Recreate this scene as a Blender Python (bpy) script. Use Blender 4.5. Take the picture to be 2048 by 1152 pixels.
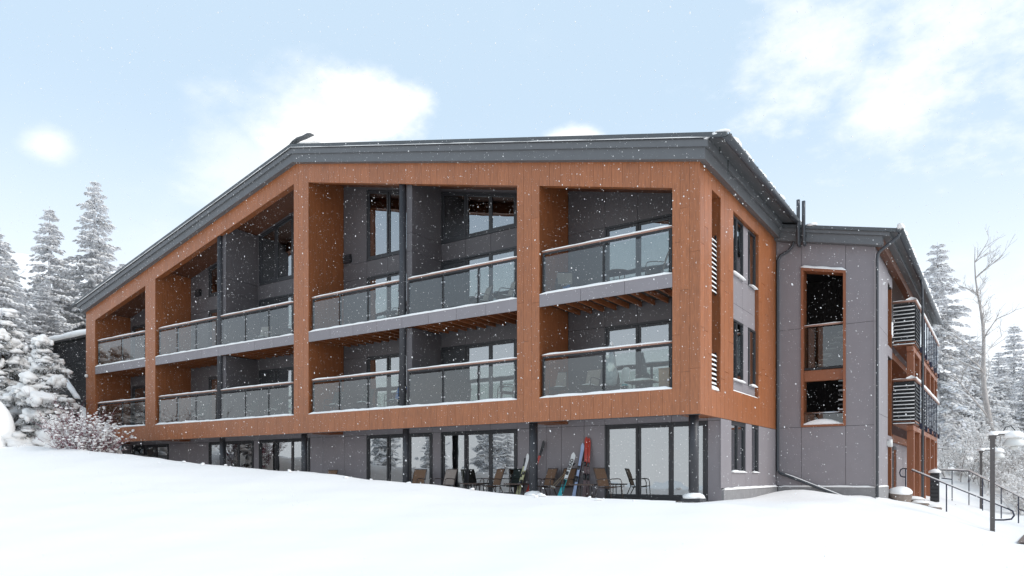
import bpy, bmesh, math, random
import numpy as np
from mathutils import Vector, Matrix

for o in list(bpy.data.objects): bpy.data.objects.remove(o)
S = bpy.context.scene
COL = S.collection
rad = math.radians

# ------------------------------------------------------------------ camera
cd = bpy.data.cameras.new('camera'); cam = bpy.data.objects.new('camera', cd); COL.objects.link(cam)
cam.location = (6.910, -19.453, 0.80); cam.rotation_euler = (rad(90), 0, rad(33.9))
cd.sensor_width = 36; cd.lens = 36*1470.3/2048; cd.shift_y = (953-576)/2048
cd.clip_start = 0.1; cd.clip_end = 2000
S.camera = cam

# ------------------------------------------------------------------ world, sun, exposure
SUN = Vector((0.85, 0.10, 0.66)).normalized()
W = bpy.data.worlds.new('World'); S.world = W; W.use_nodes = True
nt = W.node_tree; N = nt.nodes; L = nt.links; N.clear()
def wn(t, **k):
    n = N.new(t)
    for a, b in k.items(): setattr(n, a, b)
    return n
def wmath(op, a, b=None, clamp=False):
    n = wn('ShaderNodeMath', operation=op, use_clamp=clamp)
    for i, v in enumerate((a, b)):
        if v is None: continue
        if isinstance(v, (int, float)): n.inputs[i].default_value = v
        else: L.new(v, n.inputs[i])
    return n.outputs[0]
def wrange(v, a, b, c=0.0, d=1.0):
    n = wn('ShaderNodeMapRange', interpolation_type='SMOOTHSTEP'); L.new(v, n.inputs[0])
    for i, q in enumerate((a, b, c, d)): n.inputs[i+1].default_value = q
    return n.outputs[0]
out = wn('ShaderNodeOutputWorld'); bg = wn('ShaderNodeBackground'); bg.inputs[1].default_value = 0.10
sky = wn('ShaderNodeTexSky', sky_type='NISHITA'); sky.sun_disc = False
sky.sun_elevation = math.asin(SUN.z); sky.sun_rotation = math.atan2(SUN.x, SUN.y)
sky.air_density = 1.0; sky.dust_density = 0.6; sky.ozone_density = 1.4; sky.altitude = 2200
tc = wn('ShaderNodeTexCoord'); nrm = wn('ShaderNodeVectorMath', operation='NORMALIZE'); L.new(tc.outputs['Generated'], nrm.inputs[0])
sep = wn('ShaderNodeSeparateXYZ'); L.new(nrm.outputs[0], sep.inputs[0])
den = wmath('ADD', wmath('MAXIMUM', sep.outputs[2], 0.0), 0.30)
cmb = wn('ShaderNodeCombineXYZ')
L.new(wmath('DIVIDE', sep.outputs[0], den), cmb.inputs[0]); L.new(wmath('DIVIDE', sep.outputs[1], den), cmb.inputs[1])
def wnoise(scale, detail, rough, off):
    m = wn('ShaderNodeMapping'); m.inputs['Location'].default_value = off; L.new(cmb.outputs[0], m.inputs[0])
    n = wn('ShaderNodeTexNoise'); n.inputs['Scale'].default_value = scale; n.inputs['Detail'].default_value = detail
    n.inputs['Roughness'].default_value = rough; L.new(m.outputs[0], n.inputs[0]); return n.outputs[0]
n1 = wnoise(1.1, 7, 0.55, (3.1, 1.7, 0)); n2 = wnoise(4.5, 7, 0.6, (0.3, 5.2, 0))
wisps = wmath('MULTIPLY', wrange(n1, 0.50, 0.78), wrange(n2, 0.36, 0.62))
total = wmath('MULTIPLY', wisps, 0.75)
# cumulus banks: (direction, inner cosine, outer cosine, weight)
n3 = wnoise(9.0, 8, 0.62, (1.9, 2.4, 0))
nn = wmath('ADD', wmath('MULTIPLY', n2, 0.55), wmath('MULTIPLY', n3, 0.45))
def cloud(d, r, wgt, squash=1.0, amp=1.6, lo=.25, hi=.75):
    """a cumulus bank round one direction of the sky: falls off with distance, edge broken up by noise"""
    global total
    df = wn('ShaderNodeVectorMath', operation='SUBTRACT'); L.new(nrm.outputs[0], df.inputs[0]); df.inputs[1].default_value = Vector(d).normalized()
    ml = wn('ShaderNodeVectorMath', operation='MULTIPLY'); L.new(df.outputs[0], ml.inputs[0]); ml.inputs[1].default_value = (1, 1, squash)
    ln = wn('ShaderNodeVectorMath', operation='LENGTH'); L.new(ml.outputs[0], ln.inputs[0])
    v = wmath('ADD', wmath('SUBTRACT', 1.0, wmath('DIVIDE', ln.outputs['Value'], r)), wmath('MULTIPLY', wmath('SUBTRACT', nn, 0.5), amp))
    total = wmath('MAXIMUM', total, wmath('MULTIPLY', wrange(v, lo, hi), wgt))
for d_, r_, w_, q_, a_, lo_, hi_ in (((-.634,.630,.437), .10, 1.0, 1.5, 2.2, .12, .80), ((-.680,.592,.400), .14, .95, 1.5, 1.9, .05, .95), ((-.74,.54,.36), .11, .45, 1.3, 1.8, .1, .8), ((-.853,.379,.359), .036, .7, 1.3, 1.9, .0, 1.0),
    ((-.17,.863,.476), .17, .6, 1.0, 3.4, .35, 1.1), ((-.05,.89,.45), .21, .62, 1.0, 3.4, .3, 1.05), ((-.116,.906,.40), .12, .65, 1.5, 2.8, .3, 1.0), ((-.444,.789,.41), .06, .9, 2.0, 1.6, .2, .7)):
    cloud(d_, r_, w_, q_, a_, lo_, hi_)
hz = wrange(sep.outputs[2], 0.0, 0.46, 1.0, 0.0)
mix1 = wn('ShaderNodeMix', data_type='RGBA'); L.new(sky.outputs[0], mix1.inputs['A']); mix1.inputs['B'].default_value = (5.5, 6.9, 8.2, 1)
mix1.inputs['Factor'].default_value = 0.80
mix3 = wn('ShaderNodeMix', data_type='RGBA'); L.new(mix1.outputs['Result'], mix3.inputs['A']); mix3.inputs['B'].default_value = (9.0, 9.2, 9.4, 1)
L.new(wmath('MULTIPLY', hz, 0.95), mix3.inputs['Factor'])
mix2 = wn('ShaderNodeMix', data_type='RGBA'); L.new(mix3.outputs['Result'], mix2.inputs['A']); mix2.inputs['B'].default_value = (9.3, 9.3, 9.35, 1)
L.new(total, mix2.inputs['Factor'])
L.new(mix2.outputs['Result'], bg.inputs[0]); L.new(bg.outputs[0], out.inputs[0])

sd = bpy.data.lights.new('sun', 'SUN'); sd.energy = 1.5; sd.angle = rad(28); sd.color = (1.0, 0.965, 0.92)
sun = bpy.data.objects.new('sun', sd); COL.objects.link(sun); sun.rotation_euler = SUN.to_track_quat('Z', 'Y').to_euler()
S.view_settings.view_transform = 'Standard'; S.view_settings.look = 'None'; S.view_settings.gamma = 1.0
S.view_settings.use_curve_mapping = False; S.view_settings.exposure = 0.46
S.render.engine = 'CYCLES'
S.cycles.max_bounces = 8; S.cycles.transparent_max_bounces = 24; S.cycles.glossy_bounces = 4; S.cycles.diffuse_bounces = 4
S.cycles.sample_clamp_indirect = 6; S.cycles.use_denoising = True

# ------------------------------------------------------------------ materials
MAT = {}
def new_mat(name):
    m = bpy.data.materials.new(name); m.use_nodes = True; MAT[name] = m
    nt = m.node_tree; nt.nodes.clear(); o = nt.nodes.new('ShaderNodeOutputMaterial')
    return m, nt, o
def plain(name, col, rough=0.6, metal=0.0, var=0.06, nscale=6.0, bump=0.0, bscale=40.0, rnd=0.0, spec=0.5, stretch=(1, 1, 1)):
    """principled with noise mottling in world space, per-object variation and fine relief"""
    m, nt, o = new_mat(name); n, l = nt.nodes, nt.links
    p = n.new('ShaderNodeBsdfPrincipled'); l.new(p.outputs[0], o.inputs[0])
    p.inputs['Roughness'].default_value = rough; p.inputs['Metallic'].default_value = metal
    p.inputs['Specular IOR Level'].default_value = spec
    g = n.new('ShaderNodeNewGeometry'); mp = n.new('ShaderNodeMapping'); l.new(g.outputs['Position'], mp.inputs[0]); mp.inputs['Scale'].default_value = stretch
    t = n.new('ShaderNodeTexNoise'); t.inputs['Scale'].default_value = nscale; t.inputs['Detail'].default_value = 5; l.new(mp.outputs[0], t.inputs[0])
    r = n.new('ShaderNodeMapRange'); l.new(t.outputs[0], r.inputs[0]); r.inputs[1].default_value = 0.25; r.inputs[2].default_value = 0.75
    r.inputs[3].default_value = 1-var; r.inputs[4].default_value = 1+var
    oi = n.new('ShaderNodeObjectInfo'); r2 = n.new('ShaderNodeMapRange'); l.new(oi.outputs['Random'], r2.inputs[0])
    r2.inputs[3].default_value = 1-rnd; r2.inputs[4].default_value = 1+rnd
    mu = n.new('ShaderNodeMath'); mu.operation = 'MULTIPLY'; l.new(r.outputs[0], mu.inputs[0]); l.new(r2.outputs[0], mu.inputs[1])
    vm = n.new('ShaderNodeVectorMath'); vm.operation = 'SCALE'; vm.inputs[0].default_value = col; l.new(mu.outputs[0], vm.inputs['Scale'])
    l.new(vm.outputs[0], p.inputs['Base Color'])
    if bump:
        t2 = n.new('ShaderNodeTexNoise'); t2.inputs['Scale'].default_value = bscale; t2.inputs['Detail'].default_value = 4; l.new(mp.outputs[0], t2.inputs[0])
        b = n.new('ShaderNodeBump'); b.inputs['Strength'].default_value = bump; b.inputs['Distance'].default_value = 0.02
        l.new(t2.outputs[0], b.inputs['Height']); l.new(b.outputs[0], p.inputs['Normal'])
    return m
def frost(name, col, scale, t0, t1):
    """dark plant matter with patches of rime clinging to it"""
    m, nt, o = new_mat(name); n, l = nt.nodes, nt.links
    p = n.new('ShaderNodeBsdfPrincipled'); l.new(p.outputs[0], o.inputs[0]); p.inputs['Roughness'].default_value = .85
    g = n.new('ShaderNodeTexCoord'); t = n.new('ShaderNodeTexNoise'); t.inputs['Scale'].default_value = scale; t.inputs['Detail'].default_value = 3; l.new(g.outputs['Object'], t.inputs[0])
    t2 = n.new('ShaderNodeTexNoise'); t2.inputs['Scale'].default_value = scale*.23; l.new(g.outputs['Object'], t2.inputs[0])
    av = n.new('ShaderNodeMath'); av.operation = 'MULTIPLY_ADD'; l.new(t2.outputs[0], av.inputs[0]); av.inputs[1].default_value = .35; 
    sb = n.new('ShaderNodeMath'); sb.operation = 'SUBTRACT'; l.new(t.outputs[0], sb.inputs[0]); sb.inputs[1].default_value = .175; l.new(sb.outputs[0], av.inputs[2])
    r = n.new('ShaderNodeMapRange'); l.new(av.outputs[0], r.inputs[0]); r.inputs[1].default_value = t0; r.inputs[2].default_value = t1
    mx = n.new('ShaderNodeMix'); mx.data_type = 'RGBA'; l.new(r.outputs[0], mx.inputs['Factor']); mx.inputs['A'].default_value = (*col, 1); mx.inputs['B'].default_value = (.82,.82,.84,1)
    l.new(mx.outputs['Result'], p.inputs['Base Color']); return m
plain('wood', (0.345, 0.116, 0.040), 0.38, var=0.26, nscale=4.0, stretch=(7, 7, 0.7), bump=0.25, bscale=9, rnd=0.07, spec=0.62)
plain('wood_dark', (0.26, 0.084, 0.028), 0.5, var=0.18, nscale=3.0, stretch=(5, 5, 0.5), rnd=0.08)
plain('wood_frame', (0.285, 0.098, 0.042), 0.45, var=0.1, nscale=4, stretch=(4, 4, .6))
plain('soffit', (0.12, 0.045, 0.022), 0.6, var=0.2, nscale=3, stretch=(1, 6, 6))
plain('deck', (0.055, 0.048, 0.044), 0.8, var=0.2)
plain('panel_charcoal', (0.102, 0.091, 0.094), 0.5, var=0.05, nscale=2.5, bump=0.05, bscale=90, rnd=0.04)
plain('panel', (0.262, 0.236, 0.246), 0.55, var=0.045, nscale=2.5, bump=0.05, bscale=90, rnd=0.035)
plain('panel_back', (0.025, 0.024, 0.026), 0.8)
plain('concrete', (0.26, 0.25, 0.25), 0.85, var=0.12, nscale=5, bump=0.2, bscale=30)
plain('fascia', (0.130, 0.131, 0.135), 0.5, var=0.06, nscale=4, rnd=0.03)
plain('roof_metal', (0.085, 0.09, 0.094), 0.45, var=0.08)
plain('gutter', (0.055, 0.060, 0.068), 0.4, var=0.05)
plain('frame', (0.034, 0.034, 0.037), 0.45, var=0.05)
plain('black', (0.016, 0.016, 0.018), 0.5, var=0.05)
plain('column', (0.040, 0.040, 0.045), 0.45, var=0.08)
plain('steel', (0.45, 0.45, 0.46), 0.3, metal=1.0)
plain('rail_wood', (0.36, 0.20, 0.15), 0.5, var=0.1)
plain('interior', (0.16, 0.14, 0.12), 0.9, var=0.1)
plain('dark_inside', (0.04, 0.032, 0.03), 0.9, var=0.1)
plain('curtain', (0.30, 0.33, 0.335), 0.9, var=0.05, nscale=3, stretch=(6, 6, .3))
plain('curtain_warm', (0.62, 0.58, 0.38), 0.9, var=0.05, nscale=3, stretch=(6, 6, .3))
plain('sling', (0.215, 0.125, 0.075), 0.85, var=0.1, nscale=30, rnd=0.12)
plain('sling_pale', (0.36, 0.30, 0.26), 0.85, var=0.08, nscale=30)
plain('sling_green', (0.022, 0.034, 0.030), 0.85, var=0.1)
plain('chair_frame', (0.075, 0.055, 0.048), 0.45, var=0.08)
plain('navy', (0.018, 0.022, 0.05), 0.4)
plain('blue', (0.035, 0.16, 0.46), 0.5)
plain('table_wood', (0.10, 0.065, 0.05), 0.6, var=0.12)
plain('cardboard', (0.38, 0.22, 0.12), 0.85, var=0.06)
plain('white_plastic', (0.72, 0.71, 0.68), 0.4, var=0.03)
plain('bag_fabric', (0.40, 0.42, 0.44), 0.8, var=0.25, nscale=9)
plain('ski_white', (0.80, 0.80, 0.79), 0.3, var=0.03); plain('ski_teal', (0.03, 0.42, 0.47), 0.3, var=0.05)
plain('ski_blue', (0.38, 0.47, 0.68), 0.3, var=0.05); plain('ski_red', (0.50, 0.055, 0.035), 0.3, var=0.08)
plain('ski_maroon', (0.13, 0.075, 0.075), 0.4, var=0.15); plain('ski_yellow', (0.50, 0.48, 0.26), 0.35, var=0.15, nscale=9)
plain('ski_black', (0.02, 0.02, 0.022), 0.35); plain('pole_tan', (0.42, 0.32, 0.21), 0.4)
plain('dark_shingle', (0.020, 0.019, 0.021), 0.75, var=0.2, nscale=8, rnd=0.25)
plain('bark', (0.085, 0.058, 0.046), 0.95, var=0.3, nscale=12)
plain('bark_pale', (0.42, 0.38, 0.355), 0.9, var=0.25, nscale=5)
frost('needles', (0.12, 0.108, 0.10), 7.0, .24, .42)  # rime, laid on extra pale to stand in for haze over far spruces
frost('bark_frost', (0.12, 0.09, 0.078), 9.0, .34, .46)
frost('needles_near', (0.085, 0.086, 0.072), 11.0, .44, .55)
frost('twig_red', (0.19, 0.045, 0.065), 9.0, .52, .62)
plain('twig_brown', (0.20, 0.155, 0.145), 0.9, var=0.3, nscale=6)
plain('stone', (0.24, 0.19, 0.16), 0.9, var=0.25, nscale=6, bump=0.4, bscale=14)
plain('path', (0.20, 0.155, 0.135), 0.9, var=0.2, nscale=5, bump=0.2)
plain('lamp_metal', (0.105, 0.092, 0.088), 0.5, var=0.12, nscale=9)
def snow_mat(name, bump=0.3, bscale=5.0, transl=0.0):
    m, nt, o = new_mat(name); n, l = nt.nodes, nt.links
    p = n.new('ShaderNodeBsdfPrincipled'); p.inputs['Roughness'].default_value = 0.65
    p.inputs['Base Color'].default_value = (0.975, 0.95, 0.925, 1); p.inputs['Specular IOR Level'].default_value = 0.25
    g = n.new('ShaderNodeNewGeometry'); t = n.new('ShaderNodeTexNoise'); t.inputs['Scale'].default_value = bscale; t.inputs['Detail'].default_value = 6
    l.new(g.outputs['Position'], t.inputs[0]); b = n.new('ShaderNodeBump'); b.inputs['Strength'].default_value = bump; b.inputs['Distance'].default_value = 0.05
    l.new(t.outputs[0], b.inputs['Height']); l.new(b.outputs[0], p.inputs['Normal'])
    if transl:
        tr = n.new('ShaderNodeBsdfTranslucent'); tr.inputs[0].default_value = (0.95, 0.95, 0.95, 1)
        mx = n.new('ShaderNodeMixShader'); mx.inputs[0].default_value = transl
        l.new(p.outputs[0], mx.inputs[1]); l.new(tr.outputs[0], mx.inputs[2]); l.new(mx.outputs[0], o.inputs[0])
    else: l.new(p.outputs[0], o.inputs[0])
    return m
snow_mat('snow'); snow_mat('snow_ground', 0.25, 1.6); snow_mat('snow_tree', 0.3, 9.0, 0.25); snow_mat('flake', 0.0, 1.0, 0.5)
def glass_mat(name, tint, base, amount, rough=0.0, wob=0.0):
    """clear sheet glass: transmits with a tint, reflects by Fresnel on top of a coating"""
    m, nt, o = new_mat(name); n, l = nt.nodes, nt.links
    tr = n.new('ShaderNodeBsdfTransparent'); tr.inputs[0].default_value = (*tint, 1)
    gl = n.new('ShaderNodeBsdfGlossy'); gl.inputs['Roughness'].default_value = rough; gl.inputs[0].default_value = (0.93, 0.97, 1.0, 1)
    fr = n.new('ShaderNodeFresnel'); fr.inputs[0].default_value = 1.52
    ad = n.new('ShaderNodeMath'); ad.operation = 'MULTIPLY_ADD'; ad.use_clamp = True; l.new(fr.outputs[0], ad.inputs[0])
    ad.inputs[1].default_value = amount; ad.inputs[2].default_value = base
    gb = n.new('ShaderNodeNewGeometry'); iv = n.new('ShaderNodeMath'); iv.operation = 'SUBTRACT'; iv.inputs[0].default_value = 1.0; l.new(gb.outputs['Backfacing'], iv.inputs[1])
    fc = n.new('ShaderNodeMath'); fc.operation = 'MULTIPLY'; l.new(ad.outputs[0], fc.inputs[0]); l.new(iv.outputs[0], fc.inputs[1])   # only the outer face of the sheet mirrors
    if wob:
        g = n.new('ShaderNodeNewGeometry'); t = n.new('ShaderNodeTexNoise'); t.inputs['Scale'].default_value = 1.3; t.inputs['Detail'].default_value = 1
        l.new(g.outputs['Position'], t.inputs[0]); b = n.new('ShaderNodeBump'); b.inputs['Strength'].default_value = wob; b.inputs['Distance'].default_value = 0.02
        l.new(t.outputs[0], b.inputs['Height']); l.new(b.outputs[0], gl.inputs['Normal'])
    mx = n.new('ShaderNodeMixShader'); l.new(fc.outputs[0], mx.inputs[0]); l.new(tr.outputs[0], mx.inputs[1]); l.new(gl.outputs[0], mx.inputs[2])
    l.new(mx.outputs[0], o.inputs[0]); return m
glass_mat('window_glass', (0.50, 0.55, 0.53), 0.33, 1.0, 0.0, 0.25)
glass_mat('rail_glass', (0.80, 0.84, 0.82), 0.06, 1.25, 0.0)

# ------------------------------------------------------------------ mesh helpers
class MB:
    def __init__(s): s.v = []; s.f = []
    def add(s, v, f):
        k = len(s.v); s.v += [tuple(q) for q in v]; s.f += [tuple(i+k for i in q) for q in f]; return s
    def box(s, x0, x1, y0, y1, z0, z1):
        return s.add([(x0,y0,z0),(x1,y0,z0),(x1,y1,z0),(x0,y1,z0),(x0,y0,z1),(x1,y0,z1),(x1,y1,z1),(x0,y1,z1)],
                     [(0,3,2,1),(4,5,6,7),(0,1,5,4),(1,2,6,5),(2,3,7,6),(3,0,4,7)])
    def prism_y(s, pts, y0, y1):           # polygon in xz (counter-clockwise seen from -y), extruded along y
        n = len(pts)
        return s.add([(x,y0,z) for x,z in pts]+[(x,y1,z) for x,z in pts],
                     [tuple(range(n)), tuple(range(2*n-1,n-1,-1))]+[((i+1)%n,i,n+i,n+(i+1)%n) for i in range(n)])
    def prism_x(s, pts, x0, x1):           # polygon in yz
        n = len(pts)
        return s.add([(x0,y,z) for y,z in pts]+[(x1,y,z) for y,z in pts],
                     [tuple(range(n-1,-1,-1)), tuple(range(n,2*n))]+[(i,(i+1)%n,n+(i+1)%n,n+i) for i in range(n)])
    def tube(s, pts, r, n=8, caps=True):
        pts = [Vector(p) for p in pts]; rs = r if isinstance(r, (list, tuple)) else [r]*len(pts)
        k = len(s.v); up = None
        for i, p in enumerate(pts):
            d = (pts[min(i+1, len(pts)-1)] - pts[max(i-1, 0)]).normalized()
            if up is None:
                up = Vector((0,0,1)) if abs(d.z) < 0.9 else Vector((1,0,0))
            a = d.cross(up)
            if a.length < 1e-4: a = d.orthogonal()
            a.normalize(); b = a.cross(d).normalized(); up = b
            for j in range(n):
                t = 2*math.pi*j/n; q = p + (a*math.cos(t)+b*math.sin(t))*rs[i]; s.v.append(tuple(q))
        for i in range(len(pts)-1):
            for j in range(n):
                j2 = (j+1) % n
                s.f.append((k+i*n+j, k+i*n+j2, k+(i+1)*n+j2, k+(i+1)*n+j))
        if caps: s.f.append(tuple(k+j for j in range(n-1,-1,-1))); s.f.append(tuple(k+(len(pts)-1)*n+j for j in range(n)))
        return s
    def lathe(s, prof, c=(0,0,0), n=20):
        k = len(s.v)
        for r, z in prof:
            for j in range(n):
                t = 2*math.pi*j/n; s.v.append((c[0]+r*math.cos(t), c[1]+r*math.sin(t), c[2]+z))
        for i in range(len(prof)-1):
            for j in range(n): s.f.append((k+i*n+j, k+i*n+(j+1)%n, k+(i+1)*n+(j+1)%n, k+(i+1)*n+j))
        s.f.append(tuple(k+j for j in range(n-1,-1,-1))); s.f.append(tuple(k+(len(prof)-1)*n+j for j in range(n)))
        return s
    def blob(s, c, r, sub=2, jit=0.25, seed=0, flat=None):   # lumpy snow clump
        base_v, base_f = ICO[sub]; rng = random.Random(seed)
        ph = [rng.uniform(0, 6.28) for _ in range(6)]; vv = []
        for x, y, z in base_v:
            k = 1 + jit*(math.sin(2.3*x+ph[0])*math.sin(2.7*y+ph[1]) + 0.6*math.sin(4.1*z+ph[2]+3*x) + 0.4*math.sin(6*y+ph[3])*math.sin(5*x+ph[4]))
            zz = z*k
            if flat is not None and zz < 0: zz *= flat
            vv.append((c[0]+x*k*r[0], c[1]+y*k*r[1], c[2]+zz*r[2]))
        return s.add(vv, base_f)
    def mesh(s, name, mats, smooth=False, fm=None):
        me = bpy.data.meshes.new(name); me.from_pydata(s.v, [], s.f)
        for m in ([mats] if isinstance(mats, str) else mats): me.materials.append(MAT[m])
        if smooth: me.polygons.foreach_set('use_smooth', [True]*len(me.polygons))
        if fm is not None: me.polygons.foreach_set('material_index', fm)
        me.update(); return me
    def build(s, name, mats, parent=None, smooth=False, loc=None, fm=None):
        return link(name, s.mesh(name, mats, smooth, fm), parent, loc)
def _ico(sub):
    bm = bmesh.new(); bmesh.ops.create_icosphere(bm, subdivisions=sub, radius=1.0)
    bm.verts.ensure_lookup_table(); v = [tuple(q.co) for q in bm.verts]; f = [tuple(q.index for q in p.verts) for p in bm.faces]; bm.free(); return v, f
ICO = {k: _ico(k) for k in (1, 2, 3)}
def link(name, me, parent=None, loc=None):
    o = bpy.data.objects.new(name, me); COL.objects.link(o)
    if parent is not None:
        o.parent = parent
        if max(abs(v-1) for v in parent.scale) > 1e-3: o.matrix_parent_inverse = parent.matrix_basis.inverted()   # box pieces carry scale: keep children in the thing's space
    if loc is not None: o.location = loc
    return o
UNIT = {}
def bx(name, mat, parent, x0, x1, y0, y1, z0, z1):           # box piece sharing one unit mesh per material
    if mat not in UNIT: UNIT[mat] = MB().box(-.5,.5,-.5,.5,-.5,.5).mesh('box_'+mat, mat)
    o = link(name, UNIT[mat], parent, ((x0+x1)/2, (y0+y1)/2, (z0+z1)/2)); o.scale = (x1-x0, y1-y0, z1-z0); return o
def tag(o, label=None, cat=None, group=None, kind=None):
    for k, v in (('label', label), ('category', cat), ('group', group), ('kind', kind)):
        if v: o[k] = v
    return o
def empty(name, loc=(0,0,0), rz=0.0):
    o = bpy.data.objects.new(name, None); COL.objects.link(o); o.location = loc; o.rotation_euler = (0,0,rz); o.empty_display_size = 0.2; return o
def copy_tree(o, parent=None):
    c = o.copy(); COL.objects.link(c); c.parent = parent
    for ch in o.children: copy_tree(ch, c)
    return c
def snow_strip(mb, p0, p1, w, h, seed=0, step=0.22):        # uneven rounded ridge of snow lying on a bar between two points
    rng = random.Random(seed); p0 = Vector(p0); p1 = Vector(p1); d = p1-p0; n = max(2, int(d.length/step)); u = d.normalized()
    sd_ = Vector((u.y, -u.x, 0)); sd_ = sd_.normalized() if sd_.length > 1e-3 else Vector((1,0,0))
    prof = [(-1,0),(-.92,.55),(-.5,.95),(0,1.05),(.5,.95),(.92,.55),(1,0)]; k = len(mb.v); m = len(prof); hh = 1.0
    for i in range(n+1):
        hh += (rng.uniform(.6,1.3)-hh)*.5; ww = w*rng.uniform(.88,1.06); e = 0.35 if i in (0, n) else 1
        for a, b in prof: mb.v.append(tuple(p0+d*(i/n)+sd_*(a*ww)+Vector((0,0,b*h*hh*e))))
    for i in range(n):
        for j in range(m-1): mb.f.append((k+i*m+j, k+i*m+j+1, k+(i+1)*m+j+1, k+(i+1)*m+j))
    mb.f.append(tuple(range(k, k+m))); mb.f.append(tuple(range(k+n*m+m-1, k+n*m-1, -1)))
    for i in range(n): mb.f.append((k+i*m, k+(i+1)*m, k+(i+1)*m+m-1, k+i*m+m-1))
    return mb
#STRUCTURE
# ------------------------------------------------------------------ terrain
CX = [-140,-70,-45,-34.9,-28.7,-23.2,-18.7,-16.5,-12,-9.5,-7.4,-5.07,-3.76,-1.68,-.08,1.6,3.2,4.2,5.2,6.0,6.6,7.4,12,30,140]
CZ = [14,7.5,3.8,2.43,2.12,1.73,1.385,1.2,.93,.77,.625,.43,.337,.241,.23,.20,.05,-.22,-.47,-.75,-.92,-1.0,-1.1,-1.3,-2]
RX = [-200,2.4,3.0,3.45,4.2,5.2,6.0,6.6,7.4,12,30,140]
RZ = [.12,.12,.08,-.06,-.2,-.47,-.72,-.9,-1.0,-1.0,-.8,0]
def sstep(a, b, t):
    u = np.clip((t-a)/(b-a), 0, 1); return u*u*(3-2*u)
def lumps(x, y):
    return (0.045*np.sin(.9*x+.5*y+1.3)*np.sin(.7*y-.35*x) + 0.022*np.sin(2.3*x-1.1*y+.7)*np.sin(1.9*y+.8*x) + 0.009*np.sin(5.1*x+2.2*y)*np.sin(4.7*y-1.5*x))
def ground(x, y):
    x = np.asarray(x, float); y = np.asarray(y, float)
    c = np.interp(x, CX, CZ)
    near = -0.86 + 0.012*np.clip(-x, 0, 60) - 0.01*np.clip(-18-y, 0, 60)
    u = np.clip((y+18)/14.8, 0, 1)
    front = near + (c-near)*u**1.25
    hill = 0.20*np.clip(-x-36, 0, 120)**1.05 + 0.10*np.clip(y-20, 0, 200)*sstep(-10, -40, x)
    left = c*0.86 + hill
    patio = np.full_like(x, -0.03)
    right = np.interp(x, RX, RZ) + 0.22*np.exp(-((x-1.3)/1.3)**2-((y-6.3)/1.2)**2) + 0.12*np.exp(-((x-3.1)/.7)**2-((y-8.6)/1.3)**2)
    far = sstep(24, 34, y)*1.7 + 0.085*np.clip(y-34, 0, 160)
    wl = sstep(-27.5, -30.5, x); wr = sstep(-.9, .35, x)
    back = (left*wl + patio*(1-wl))*(1-wr) + right*wr + far*sstep(-34, -26, x)
    t = sstep(-3.2, -1.75, y)
    z = front*(1-t) + back*t
    calm = 1 - sstep(-1.9, -1.5, y)*sstep(-31, -29, x)*(1-sstep(.1, .6, x))
    return z + lumps(x, y)*calm*0.8
def gz(x, y): return float(ground(x, y))
xs = np.unique(np.round(np.concatenate([np.arange(-160,-44,4), np.arange(-44,-14,.5), np.arange(-14,14,.3), np.arange(14,30,1), np.arange(30,165,6)]), 3))
ys = np.unique(np.round(np.concatenate([np.arange(-150,-30,6), np.arange(-30,-21,1), np.arange(-21,12,.3), np.arange(12,40,.6), np.arange(40,200,6)]), 3))
X, Y = np.meshgrid(xs, ys); Z = ground(X, Y); nx, ny = len(xs), len(ys)
b = MB(); b.v = list(zip(X.ravel().tolist(), Y.ravel().tolist(), Z.ravel().tolist()))
b.f = [(j*nx+i, j*nx+i+1, (j+1)*nx+i+1, (j+1)*nx+i) for j in range(ny-1) for i in range(nx-1)]
tag(b.build('ground', 'snow_ground', smooth=True), 'deep untouched snow sloping up to the left in front of the building', kind='structure')
GR = bpy.data.objects['ground']; rl = random.Random(2)
for k in range(34):                       # loose clods along the brow of the bank
    x = rl.uniform(-33, 0); y = -3.2+rl.uniform(-.5,.35); r_ = rl.uniform(.02,.055)
    MB().blob((x,y,gz(x,y)+r_*.2), (r_*rl.uniform(1,2.4),r_*1.3,r_), 2, .3, k, flat=.3).build('snow_clod', 'snow', GR, True)
tag(MB().box(-33.2, 0.0, -1.62, 1.84, -0.20, 0.065).build('patio', 'concrete'), 'bare concrete patio along the ground floor doors', kind='structure')
b = MB(); xs_p = np.arange(-32.6, -.05, .25)
for x in xs_p:
    e = .15+.22*math.sin(x*.8)+.12*math.sin(x*2.3+1)
    for y, h in ((-1.9,-.06),(-1.5,.17),(-.8,.14),(e-.45,.115),(e,.068)): b.v.append((x, y, h+.012*math.sin(3*x+2*y)*(y < e)))
b.f = [(5*i+j,5*i+5+j,5*i+6+j,5*i+1+j) for i in range(len(xs_p)-1) for j in range(4)]
tag(b.build('patio_snow', 'snow_ground', smooth=True), 'snow drifted over the outer half of the patio', kind='structure')
b = MB()
pth = [(7.15,4.0),(7.3,7.0),(7.42,8.5),(7.75,11.5),(8.2,15),(8.9,20)]
for i, (px_, py_) in enumerate(pth):
    for w in (0, 1.8): b.v.append((px_+w, py_, gz(px_+w, py_)+.035))
b.f = [(2*i, 2*i+1, 2*i+3, 2*i+2) for i in range(len(pth)-1)]
tag(b.build('path', 'path'), 'cleared brown paving at the foot of the handrail', kind='structure')

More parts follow.
